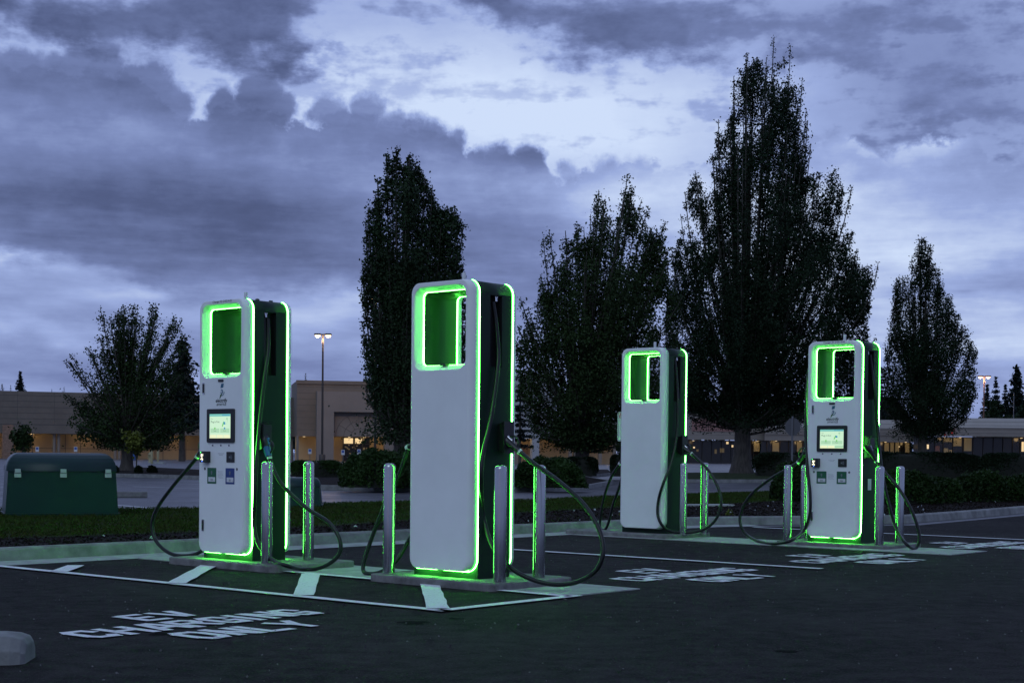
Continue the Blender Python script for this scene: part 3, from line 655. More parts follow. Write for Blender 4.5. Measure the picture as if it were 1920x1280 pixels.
def scat(poly, n, x0, x1, y0, y1, pw=1.0):
    P = np.stack([rs.uniform(x0, x1, n), y0+(y1-y0)*rs.uniform(0, 1, n)**pw], 1); P = P[inside(poly, P)]
    vis = np.abs(P[:, 0]) < P[:, 1]*.37+.5; return P[vis]
P = scat(bed, 90000, -9, 12, 13, 34, 1.3); C_ = np.column_stack([P, np.full(len(P), .122)+rs.uniform(0, .012, len(P))])
tag(quads('bark_mulch', C_, rs.uniform(.02, .06, len(P)), M_chip, flat=.35, seed=3), kind='stuff')
lawn = mid+rear[1:-2][::-1]+[Vector((-40, 12, 0))]
P = scat(lawn, 420000, -13, 8, 15.5, 42, 1.2); dn = np.sin(P[:, 0]*1.7+P[:, 1]*.9)*np.sin(P[:, 0]*.6-P[:, 1]*1.3)
P = P[rs.uniform(size=len(P)) < .75+.25*dn]; hh = rs.uniform(.035, .075, len(P)); C_ = np.column_stack([P, .12+hh*.42])
tag(quads('grass', C_, hh, M_grass, up=1.2, flat=.5, seed=4, aspect=.22), kind='stuff')
P = scat(bed, 700, -9, 12, 13, 34, 1.2); C_ = np.column_stack([P, np.full(len(P), .135)])
M_litter = mat('pale_litter', (.42, .45, .5), .6); tag(quads('litter', C_, rs.uniform(.02, .055, len(C_)), M_litter, flat=.3, seed=9, aspect=.8), kind='stuff')
tag(quads('lot_grit', np.column_stack([LOTSTONES, np.full(len(LOTSTONES), .006)]), np.random.RandomState(6).uniform(.006, .018, len(LOTSTONES)), mat('grit_stones', (.10, .10, .10), .8), flat=.25, seed=19, aspect=.8), kind='stuff')
# weeds at the kerb and in the mulch
sl_ = empty('utility_slab', tuple(g_(1335, 960)), math.radians(20), 'pale concrete slab lying in the mulch behind the far blank station', 'slab')
mb = MB(); mb.box(-.5, .38, -.18, .18, .05, .15); mb.build('slab', M_conc, sl_, bevel=.01)

# ------------------------------------------------------------------ transformer cabinets
def cabinet(name, loc, rz, L_, D_, H_, label, hinges):
    r = empty(name, loc, rz, label, 'utility cabinet'); mb = MB()
    zb = .07; tz = H_*.72; tap = .035
    mb.loops([[(-.02, -.02, 0), (L_+.02, -.02, 0), (L_+.02, D_+.02, 0), (-.02, D_+.02, 0)], [(-.02, -.02, zb), (L_+.02, -.02, zb), (L_+.02, D_+.02, zb), (-.02, D_+.02, zb)]], 0, False)
    mb.add([(-.02, -.02, zb), (L_+.02, -.02, zb), (L_+.02, D_+.02, zb), (-.02, D_+.02, zb)], [(0, 1, 2, 3)])
    mb.build('plinth', M_cab, r, recalc=True)
    mb = MB(); mb.loops([[(0, 0, zb), (L_, 0, zb), (L_, D_, zb), (0, D_, zb)], [(tap, 0+tap*.4, tz), (L_-tap, tap*.4, tz), (L_-tap, D_-tap*.4, tz), (tap, D_-tap*.4, tz)]], 0, False)
    mb.build('housing', M_cab, r, recalc=True)
    mb = MB(); R0 = H_-tz; secs = []
    for a in [PI/2*i/6 for i in range(7)]:
        k = math.sin(a); i = (1-math.cos(a))*R0*.9; ex = tap-.012+i*.8; secs.append([(ex, -.006+i, tz+k*R0), (L_-ex, -.006+i, tz+k*R0), (L_-ex, D_+.006-i, tz+k*R0), (ex, D_+.006-i, tz+k*R0)])
    mb.loops(secs, 0, True); mb.add(secs[-1], [(0, 1, 2, 3)]); mb.build('lid', M_cab, r, recalc=True, weld=True)
    for hx in hinges:
        mb = MB(); mb.box(hx-.044, hx+.044, -.016, .0, tz-.085, tz-.030); mb.box(hx-.038, hx+.038, -.024, -.0, tz-.016, tz+.030); mb.box(hx-.046, hx+.046, -.026, -.006, tz-.023, tz-.017)
        mb.build('hinge', M_ltag, r, bevel=.003)
    return r
th = math.radians(21); p0 = ground(10, 969, .12)
cabinet('transformer_cabinet', (p0.x, p0.y, .10), th, 1.50, 1.1, .90, 'large dark green transformer cabinet with rounded lid at the left edge', (.16, .76, 1.36))
p0 = ground(490, 951, .12)
cabinet('junction_cabinet', (p0.x, p0.y, .10), math.radians(5), .98, .6, .52, 'small dark green cabinet half hidden behind the left screen station', (.2, .78))

# ------------------------------------------------------------------ buildings
M_wall = mat('taupe_wall_panels', (.155, .132, .112), .85, var=.1, vscale=.6, world=True)
M_wall2 = mat('grey_render', (.185, .17, .16), .85, var=.08, vscale=.5, world=True)
M_wallw = mat('white_render', (.36, .37, .39), .85, var=.06, vscale=.5, world=True)
M_joint = mat('wall_joints', (.10, .09, .085), .9)
M_arc = mat('arcade_wall', (.42, .31, .18), .85, var=.08, vscale=.5, world=True)
M_col = mat('column_paint', (.22, .18, .15), .8)
M_brick = mat('brown_brick', (.22, .14, .10), .85, var=.3, vscale=5, world=True)
M_glassd = mat('dark_shop_glass', (.02, .02, .022), .15)
M_frame = mat('dark_frames', (.03, .028, .026), .5)
M_litw = mat('lit_window', (.3, .25, .15), .5, emit=(1, .72, .38), estr=.85)
M_litd = mat('dim_lit_window', (.2, .17, .1), .5, emit=(1, .70, .34), estr=.055)
M_pink = mat('blank_sign_panel', (.24, .13, .12), .8, var=.06, vscale=1, world=True)
M_roof = mat('roof_felt', (.08, .08, .08), .9)
M_fascw = mat('pale_fascia', (.44, .41, .39), .8, var=.05, vscale=1, world=True)
M_fasct = mat('tan_fascia', (.23, .20, .18), .8, var=.06, vscale=1, world=True)
M_redl = mat('red_neon', (.1, .01, .01), .5, emit=(1, .03, .02), estr=1.2)
M_sign = mat('sign_white', (.55, .57, .6), .4); M_signb = mat('sign_blue', (.03, .08, .3), .4); M_signr = mat('sign_red', (.35, .02, .02), .4)
M_alum = mat('sign_aluminium', (.09, .09, .10), .6, .2)
M_post = mat('galvanised_post', (.16, .16, .17), .5, .5)
M_pole = mat('dark_bronze_pole', (.03, .026, .024), .5)
M_lamp = mat('lamp_glow', (.5, .4, .3), .5, emit=(1, .62, .32), estr=7)
M_rust = mat('brown_steel_pole', (.12, .06, .04), .6)

class Facade:
    """local frame: x along the wall from the left end, y into the building, z up; px() converts a photo pixel to (x, z) on the wall plane"""
    def __init__(s, name, A, B, label, cat='building'):
        s.A = Vector((A.x, A.y, 0)); d = Vector((B.x-A.x, B.y-A.y, 0)); s.L = d.length; s.d = d.normalized(); s.n = Vector((-s.d.y, s.d.x, 0))
        s.root = empty(name, s.A, math.atan2(s.d.y, s.d.x), label, cat)
    def px(s, x, y, off=0):
        d = ray(x, y); p0 = s.A+s.n*off; t = (p0-EYE).dot(s.n)/d.dot(s.n); p = EYE+d*t; return ((p-s.A).dot(s.d), p.z)
    def box(s, name, x0, x1, y0, y1, z0, z1, m, parent=None, bevel=0):
        mb = MB(); mb.box(x0, x1, y0, y1, z0, z1); return mb.build(name, m, parent or s.root, bevel=bevel)
# left mall wing
A = at(-260, 860, 160); B = at(557, 860, 178)
fa = Facade('mall_wing', A, B, 'long low taupe mall wing with lit arcade on the left')
zt = fa.px(160, 736)[1]; zs = fa.px(160, 813.5)[1]; L_ = fa.L
fa.box('upper_wall', 0, L_, 0, 9, zs, zt, M_wall)
fa.box('roof', .2, L_-.2, 1, 30, zt-.6, zt-.02, M_roof)
mb = MB()
for k in range(1, 7):
    z = zs+(zt-zs)*(k/7.2)+.3; mb.box(0, L_, -.015, 0, z, z+(.045 if k > 1 else .09))
for k in range(1, 12): mb.box(L_*k/12, L_*k/12+.03, -.014, -.001, zs+1, zt)
mb.build('wall_joint', M_joint, fa.root)
fa.box('fascia_band', 0, L_, -.12, -.02, zs, zs+.85, M_wall)
fa.box('arcade_back_wall', 0, L_, 3.2, 3.5, 0, zs, M_arc)
mb = MB()
for x in (60, 122, 150, 258, 290, 305, 348, 420, 530): xx = fa.px(x, 850, 3.2)[0]; mb.box(xx, xx+.06, 3.17, 3.2, 0, zs)
mb.box(0, L_, 3.17, 3.2, 1.15, 1.2); mb.build('panel_joint', M_joint, fa.root)
mb = MB(); mb.box(0, L_, 0, 3.2, zs-.02, zs); mb.build('arcade_ceiling', M_wall, fa.root)
x0, x1 = fa.px(4, 850)[0], fa.px(25, 850)[0]; fa.box('brick_pier', x0, x1, -.3, .9, 0, zs+.9, M_brick)
for x in (-60, -48, 102.5, 111, 217, 225, 400, 410, 519, 527, 549):
    xx = fa.px(x, 850)[0]; mb = MB(); mb.lathe([(.17, 0), (.17, zs)], 12, 0, (xx, .5)); mb.build('column', M_col, fa.root)
pw = []
def lamp(loc, power, col=(1, .66, .28), size=.25):
    l = bpy.data.lights.new('arcade_lamp', 'POINT'); l.energy = power; l.color = col; l.shadow_soft_size = size; o = bpy.data.objects.new('arcade_lamp', l); COL.objects.link(o); o.location = loc; return o
def arcade_lamp(f, x, y, z, power, i=[0]):
    b = MB(); b.lathe([(.14, z), (.14, z+.06)], 12, 0, (x, y)); fx = b.build('ceiling_lamp', M_litw, f.root)
    o = lamp((x, y, z-.12), power); o.parent = f.root
for x in (-200, -100, -20, 60, 160, 260, 340, 430, 505): arcade_lamp(fa, fa.px(x, 830, 1.6)[0], 1.6, zs-.09, 19*(.5+.9*abs(math.sin(x*.7))))
# central block with entrance portal
A = at(556, 860, 171); B = at(965, 860, 176)
fb = Facade('mall_entrance', A, B, 'taller central mall block with tall entrance portal and lit glass doors')
zt = fb.px(600, 714)[1]; zs = fb.px(650, 818)[1]
fb.box('wall', 0, fb.L, 0, 12, zs, zt, M_wall); fb.box('cornice', -.1, fb.L+.1, -.15, 0, zt-.35, zt+.05, M_wall)
mb = MB()
for k in range(1, 9): z = zs+(zt-zs)*k/9; mb.box(0, fb.L, -.012, 0, z, z+.04)
mb.build('wall_joint', M_joint, fb.root)
pX0, pX1 = fb.px(594, 800, -1.4)[0], fb.px(738, 800, -1.4)[0]; o0, o1 = fb.px(626, 800, -1.4)[0], fb.px(722, 800, -1.4)[0]
zp = fb.px(650, 734, -1.4)[1]; zo = fb.px(650, 772, -1.4)[1]
mb = MB(); mb.box(pX0, o0, -1.4, -.02, 0, zo); mb.box(o1, pX1, -1.4, -.02, 0, zo); mb.box(pX0, pX1, -1.4, -.02, zo, zp); mb.build('portal', M_wall2, fb.root)
mb = MB(); mb.box(o0+.01, o1-.01, -.5, -.03, zs, zo-.01); mb.build('portal_panel', M_wall2, fb.root)
cx, cz = (o0+o1)/2, zs; mb = MB()
for R_ in (2.6, 1.7, .9):
    Pq = [(cx+R_*math.cos(t), -.515, cz+R_*math.sin(t)) for t in [PI*i/20 for i in range(21)]]
    if cz+R_ < zo: mb.tube(Pq, .02, 4)
for t in (PI/6, PI/3, PI/2, 2*PI/3, 5*PI/6): mb.tube([(cx+.9*math.cos(t), -.515, cz+.9*math.sin(t)), (cx+2.55*math.cos(t), -.515, cz+2.55*math.sin(t))], .02, 4)
mb.build('arch_tracery', M_joint, fb.root)
fb.box('lobby_wall', 0, fb.L, 2.6, 2.9, 0, zs, M_arc); fb.box('lobby_ceiling', 0, fb.L, 0, 2.6, zs-.02, zs-.001, M_wall)
dx0, dx1 = fb.px(643, 850, 2.5)[0], fb.px(693, 850, 2.5)[0]; zd = zs-.06
dr = fb.box('entrance_door', dx0, dx1, 2.45, 2.58, 0, zd, M_glassd)
mb = MB(); wd = (dx1-dx0)
for fx in (0, .37, .42, .72, .97): mb.box(dx0+wd*fx, dx0+wd*fx+.09, 2.40, 2.46, 0, zd)
mb.box(dx0, dx1, 2.39, 2.45, zd*.70, zd*.70+.09); mb.build('door_frame', M_frame, dr)
mb = MB(); mb.box(dx0+.1, dx0+wd*.37, 2.41, 2.44, zd*.74, zd-.1); mb.box(dx0+wd*.44, dx0+wd*.70, 2.41, 2.44, zd*.74, zd-.1); mb.build('transom_window', M_litw, dr)
mb = MB(); rq = random.Random(3)
for k in range(11): x = dx0+.15+rq.random()*wd*.62; z = .75+rq.random()*1.05; mb.box(x, x+.16, 2.41, 2.44, z, z+.1+rq.random()*.1)
for xx in (.745, .86): mb.box(dx0+wd*xx, dx0+wd*xx+.24, 2.41, 2.44, .95, 1.6)
mb.box(dx0+wd*.745, dx1-.12, 2.412, 2.438, .12, .7); mb.build('lit_notice', M_litd, dr)
for x in (570, 612, 655, 683, 712, 760, 800, 930): arcade_lamp(fb, fb.px(x, 830, 1.2)[0], 1.2, zs-.09, 17*(.6+.7*abs(math.sin(x*.7))))
for x in (606, 730, 742): pass
for xa, xb in ((556, 560), (737, 749), (820, 830), (905, 915)):
    fb.box('pillar', fb.px(xa, 850)[0], fb.px(xb, 850)[0], -.01, .6, 0, zs, M_wall2)
# white block right of the nearest station
A = at(940, 860, 162); B = at(1172, 860, 166)
fc = Facade('white_block', A, B, 'white rendered block with lit arcade behind the broad tree')
zt = fc.px(975, 701)[1]; zs = fc.px(975, 822)[1]; xe = fc.px(1040, 850)[0]; zt2 = fc.px(1100, 790)[1]
fc.box('wall', 0, xe, 0, 9, zs, zt, M_wallw); fc.box('low_wall', xe, fc.L, .2, 9, zs-.15, zt2, M_wall2)
mb = MB(); z1 = fc.px(975, 777)[1]; z2 = fc.px(975, 806)[1]; mb.box(0, xe, -.02, -.001, z1, z1+.06); mb.box(0, xe, -.02, -.001, z2, z2+.08); mb.box(fc.px(1010, 800)[0], fc.px(1010, 800)[0]+.05, -.02, -.001, z1, zt); mb.build('wall_joint', M_joint, fc.root)
fc.box('arcade_back_wall', 0, fc.L, 2.8, 3.1, 0, zs, M_arc)
fc.box('pier', fc.px(998, 850)[0], fc.px(1011, 850)[0], -.01, .8, 0, zs, M_wallw)
for x in (965, 1067, 1077, 1123, 1150): fc.box('column', fc.px(x, 850)[0], fc.px(x, 850)[0]+.35, 0, .4, 0, zs, M_col)
w0 = fc.px(978, 850, 2.8)[0]; fc.box('notice_board', w0, w0+.75, 2.7, 2.79, 1.0, 1.7, M_brick)
for x in (950, 985, 1040, 1095, 1140): arcade_lamp(fc, fc.px(x, 830, 1.3)[0], 1.3, zs-.09, 14)
# right strip of shops
def shop(A, B, name, label, ztp, bands, zg, pieces, lights=()):
    f = Facade(name, A, B, label); zt = f.px(*ztp)[1]; zgl = f.px(*zg)[1]
    z = zt; f.box('roof', 0, f.L, .4, 20, zt-1.0, zt-.05, M_roof)
    for k, (py, m) in enumerate(bands):
        zn = f.px(zg[0], py)[1]; f.box('fascia', 0, f.L, -.25+k*.12, .5, zn, z-.004, m); z = zn
    mb = MB()
    for k in range(1, 5): q = zgl+(zt-zgl)*k/5; mb.box(0, f.L, -.262, -.25, q, q+.03)
    mb.build('fascia_joint', M_joint, f.root)
    f.box('soffit', 0, f.L, 0, 3.1, zgl-.03, zgl-.005, M_fasct)
    f.box('shop_back_wall', 0, f.L, 3.1, 3.3, 0, zgl-.04, M_glassd)
    for (x0, x1, y0, y1, mm, nm) in pieces:
        a = f.px(x0, y1, 2.9); b = f.px(x1, y0, 2.9); f.box(nm, a[0], b[0], 2.9, 3.08, max(a[1], .0), min(b[1], zgl-.05), mm)
    for x, pwr in lights: arcade_lamp(f, f.px(x, 840, 1.8)[0], 1.8, zgl-.12, pwr)
    return f
A = at(1255, 862, 205); B = at(1432, 862, 205)
pcs = [(x, x+1.5, 826, 864, M_frame, 'mullion') for x in (1283, 1297, 1316, 1334, 1352, 1370, 1384, 1412)]
pcs += [(1300, 1303, 837, 840, M_litw, 'lit_lamp'), (1306, 1310, 842, 846, M_litd, 'lit_notice'), (1372, 1375, 834, 838, M_litw, 'lit_lamp'), (1350, 1358, 840, 848, M_litd, 'lit_notice'), (1340, 1344, 842, 850, M_litd, 'lit_notice'), (1413, 1424, 830, 846, M_litd, 'lit_notice'), (1362, 1366, 828, 832, M_litw, 'lit_lamp')]
fs1 = shop(A, B, 'shop_row', 'shop building with pink blank sign panel behind the far station', (1340, 776), ((824, M_fasct),), (1340, 825), pcs, ((1420, 22), (1300, 5)))
a = fs1.px(1297, 808, -.3); b = fs1.px(1386, 785, -.3); fs1.box('sign_panel', a[0], b[0], -.34, -.26, a[1], b[1], M_pink)
A = at(1434, 862, 200); B = at(1720, 862, 200)
pcs = [(x, x+1.6, 827, 866, M_frame, 'mullion') for x in (1437, 1447, 1462, 1478, 1493, 1505, 1640, 1657, 1668, 1677, 1687, 1696, 1706)]
pcs += [(1448, 1461, 829, 846, M_litd, 'lit_window'), (1494, 1504, 829, 848, M_litd, 'lit_window'), (1658, 1667, 830, 848, M_litd, 'lit_window'), (1669, 1676, 829, 848, M_litd, 'lit_window'), (1679, 1686, 829, 848, M_litd, 'lit_window'), (1697, 1705, 830, 848, M_litd, 'lit_window'), (1685, 1687, 836, 838, M_litw, 'lit_lamp')]
fs2 = shop(A, B, 'shop_row', 'shop building with pale stepped fascia between the stop sign and the right tree', (1560, 786), ((803, M_fascw), (815, M_fasct), (826, M_fasct)), (1560, 826), pcs, ((1455, 16), (1500, 16), (1660, 16), (1698, 16)))
A = at(1722, 862, 192); B = at(2700, 862, 188)
pcs = [(x, x+1.6, 820, 866, M_frame, 'mullion') for x in (1737, 1752, 1768, 1786, 1805, 1824, 1843, 1862, 1880, 1898, 1912)]
pcs += [(1753, 1762, 836, 850, M_pink, 'poster'), (1770, 1778, 840, 850, M_litd, 'lit_poster'), (1780, 1785, 843, 850, M_litd, 'lit_poster'), (1808, 1822, 821, 845, M_litd, 'lit_window'), (1788, 1803, 821, 836, M_litd, 'lit_window'), (1916, 1920, 828, 846, M_litw, 'lit_window'), (1770, 1785, 821, 828, M_litd, 'lit_window')]
fs3 = shop(A, B, 'shop_row', 'rightmost shop building with dark glass front, red lights and lit box sign', (1870, 784), ((802, M_fascw), (818, M_fasct)), (1870, 819), pcs, ((1800, 16), (1770, 10), (1915, 16)))
a = fs3.px(1734, 841, 0); b = fs3.px(1741, 833, 0); fs3.box('lit_box_sign', a[0], b[0], -.2, -.05, a[1], b[1], M_litw)
for x, y in ((1754, 810), (1758, 812), (1770, 815), (1786, 808), (1784, 812)): a = fs3.px(x, y, -.3); fs3.box('red_light', a[0], a[0]+.16, -.36, -.27, a[1], a[1]+.12, M_redl)

# ------------------------------------------------------------------ street furniture
def lamp_post(px, pbase, ptop, Y, label, heads=True, m=M_pole, spread=15):
    p = at(px, pbase, Y); h = zat(px, ptop, Y); r = empty('street_lamp', (p.x, p.y, 0), 0, label, 'street lamp', 'parking lot lamp posts')
    mb = MB(); mb.tube([(0, 0, 0), (0, 0, h)], [.13, .09], 12); mb.build('pole', m, r)
    mb = MB(); mb.lathe([(.34, 0), (.34, .75), (.28, .8)], 16); mb.build('pedestal', m, r)
    if heads:
        w = spread*Y/F
        for s in (-1, 1):
            mb = MB(); mb.box(min(s*.25*w, s*w), max(s*.25*w, s*w), -.25, .25, h-.02, h+.16); hd = mb.build('lamp_head', m, r, bevel=.03)
            mb = MB(); mb.lathe([(.01, h-.26), (.22*w, h-.2), (.3*w, h-.08), (.3*w, h-.03)], 12, 0, (s*w*.62, 0)); mb.build('lamp_lens', M_lamp, hd)
            l = bpy.data.lights.new('lamp_light', 'POINT'); l.energy = 420; l.color = (1, .6, .3); l.shadow_soft_size = .3; o = bpy.data.objects.new('lamp_light', l); COL.objects.link(o); o.parent = r; o.location = (s*w*.62, 0, h-.5)
        mb = MB(); mb.box(-.3*w, .3*w, -.08, .08, h+.0, h+.12); mb.build('arm', m, r)
    return r
lamp_post(604, 861, 628, 158, 'tall lamp post with two lit heads right of the left station', spread=16)
lamp_post(703, 861, 560, 150, 'thin dark post standing in front of the mall entrance beside the tree', True, spread=14)
lamp_post(1843, 862, 706, 216, 'brown lamp post with two lit heads beyond the shops on the right', m=M_rust, spread=12)
pp = at(1899, 862, 214); ut = empty('utility_pole', (pp.x, pp.y, 0), 0, 'slim grey pole above the shop roofs near the right edge', 'pole'); mb = MB(); mb.tube([(0, 0, 0), (0, 0, zat(1899, 736, 214))], [.09, .05], 8); mb.build('pole', M_post, ut)
# stop sign seen from behind
Y = 60; p = at(1485, 900, Y); r = empty('stop_sign', (p.x, p.y, .1), math.radians(-42), 'octagonal road sign seen from its bare metal back', 'road sign')
zc = zat(1485, 800, Y)-.1; mb = MB(); R_ = .37; pts = [(R_*math.cos(PI/8+PI/4*i), R_*math.sin(PI/8+PI/4*i)) for i in range(8)]
mb.loops([[(x, y_, zc+z) for x, z in pts] for y_ in (0, .006)], 0, False); mb.add([(x, 0, zc+z) for x, z in pts], [tuple(range(8))]); mb.add([(x, .006, zc+z) for x, z in pts], [tuple(range(8))]); mb.build('octagonal_plate', M_alum, r, recalc=True)
mb = MB(); mb.box(-.03, .03, -.045, -.004, -.1, zc+.42); mb.build('post', M_post, r)
# reserved parking sign behind the far station
Y = 21.6; p = at(1171, 960, Y); r = empty('parking_sign', (p.x, p.y, .1), math.radians(-6), 'white parking sign with red lettering peeking out left of the far blank station', 'parking sign')
z0, z1 = zat(1176, 827, Y)-.1, zat(1176, 772, Y)-.1; hw = .115
mb = MB(); L0 = rr(-hw, hw, z0, z1, .025, 0, 4); L1 = [(a, .003, c) for a, b, c in L0]; mb.loops([L0, L1], 0, False); mb.add(L0, [tuple(range(len(L0)))]); mb.add(L1, [tuple(range(len(L1)))]); sp_ = mb.build('sign_plate', M_sign, r, recalc=True)
mb = MB(); v, f = text_geo('EV', .062, align='CENTER', bold=.02); mb.add([(x-.06, -.002, z1-.085+z) for x, z in v], f)
v, f = text_geo('NO', .062, align='CENTER', bold=.02); mb.add([(x-.06, -.002, z1-.035+z*.6) for x, z in v], f); mb.build('lettering', M_signr, sp_)
mb = MB(); mb.tube([(hw-.03, -.002, z0+.02), (hw-.03, -.002, z1-.02), (-hw+.01, -.002, z1-.012), (-hw+.01, -.002, z0+.015), (hw-.03, -.002, z0+.015)], .002, 4); mb.build('border', M_lgreen, sp_)
mb = MB(); mb.box(-.02, .02, .004, .034, -.1, z1+.02); mb.build('post', M_post, r)
# small accessible-parking signs far away
def far_sign(px, ptop, pbot, Y, label):
    p = at(px, 862, Y); r = empty('accessible_parking_sign', (p.x, p.y, 0), 0, label, 'parking sign', 'small signs by the mall')
    zt_ = zat(px, ptop, Y); mb = MB(); mb.tube([(0, 0, 0), (0, 0, zt_)], .03, 6); mb.build('post', M_post, r)
    mb = MB(); mb.box(-.17, .17, -.06, -.035, zt_-.5, zt_); s_ = mb.build('sign_plate', M_sign, r)
    mb = MB(); mb.box(-.12, .12, -.068, -.061, zt_-.3, zt_-.05); mb.build('blue_panel', M_signb, s_)
far_sign(70, 837, 855, 150, 'small parking sign between the young tree and the columns on the left')
far_sign(142, 837, 855, 150, 'small parking sign left of the maple trunk')
far_sign(581, 841, 862, 150, 'small parking sign left of the tall lamp post'); far_sign(643, 843, 862, 150, 'small parking sign at the left of the lit doors')
far_sign(673, 842, 862, 150, 'small parking sign in front of the lit doors'); far_sign(712, 845, 862, 150, 'small parking sign right of the thin dark post')
# hydrant, yellow guard posts, blue bin
M_yel = mat('faded_yellow_paint', (.30, .27, .14), .6)
p = ground(281, 867, 0); r = empty('fire_hydrant', (p.x, p.y, 0), 0, 'pale fire hydrant in the lot right of the maple trunk', 'fire hydrant')
mb = MB(); mb.lathe([(.16, 0), (.16, .08), (.12, .1), (.12, .62), (.15, .64), (.14, .74), (.07, .84), (.02, .9)], 14); mb.build('barrel', M_yel, r); mb = MB(); mb.tube([(-.22, 0, .5), (.22, 0, .5)], .06, 8); mb.build('outlet', M_yel, r)
for x, lb in ((284.5, 'yellow guard post beside the hydrant'), (296, 'yellow guard post standing on a white base')):
    p = ground(x, 869, 0); r = empty('guard_post', (p.x, p.y, 0), 0, lb, 'post', 'yellow guard posts'); mb = MB(); mb.lathe([(.09, 0), (.09, 1.05), (.05, 1.1)], 12); mb.build('post', M_yel, r)
    if x > 290: mb = MB(); mb.box(-.6, .6, -.5, .3, 0, .14); mb.build('base', M_conc, r)
p = at(248, 862, 158); r = empty('recycling_bin', (p.x, p.y, 0), 0, 'blue bin against the arcade wall behind the maple trunk', 'bin'); mb = MB(); mb.box(-.35, .35, -.3, .3, 0, .95); mb.build('body', M_blue, r, bevel=.05); mb = MB(); mb.box(-.37, .37, -.32, .32, .951, 1.03); mb.build('lid', M_blue, r, bevel=.03)

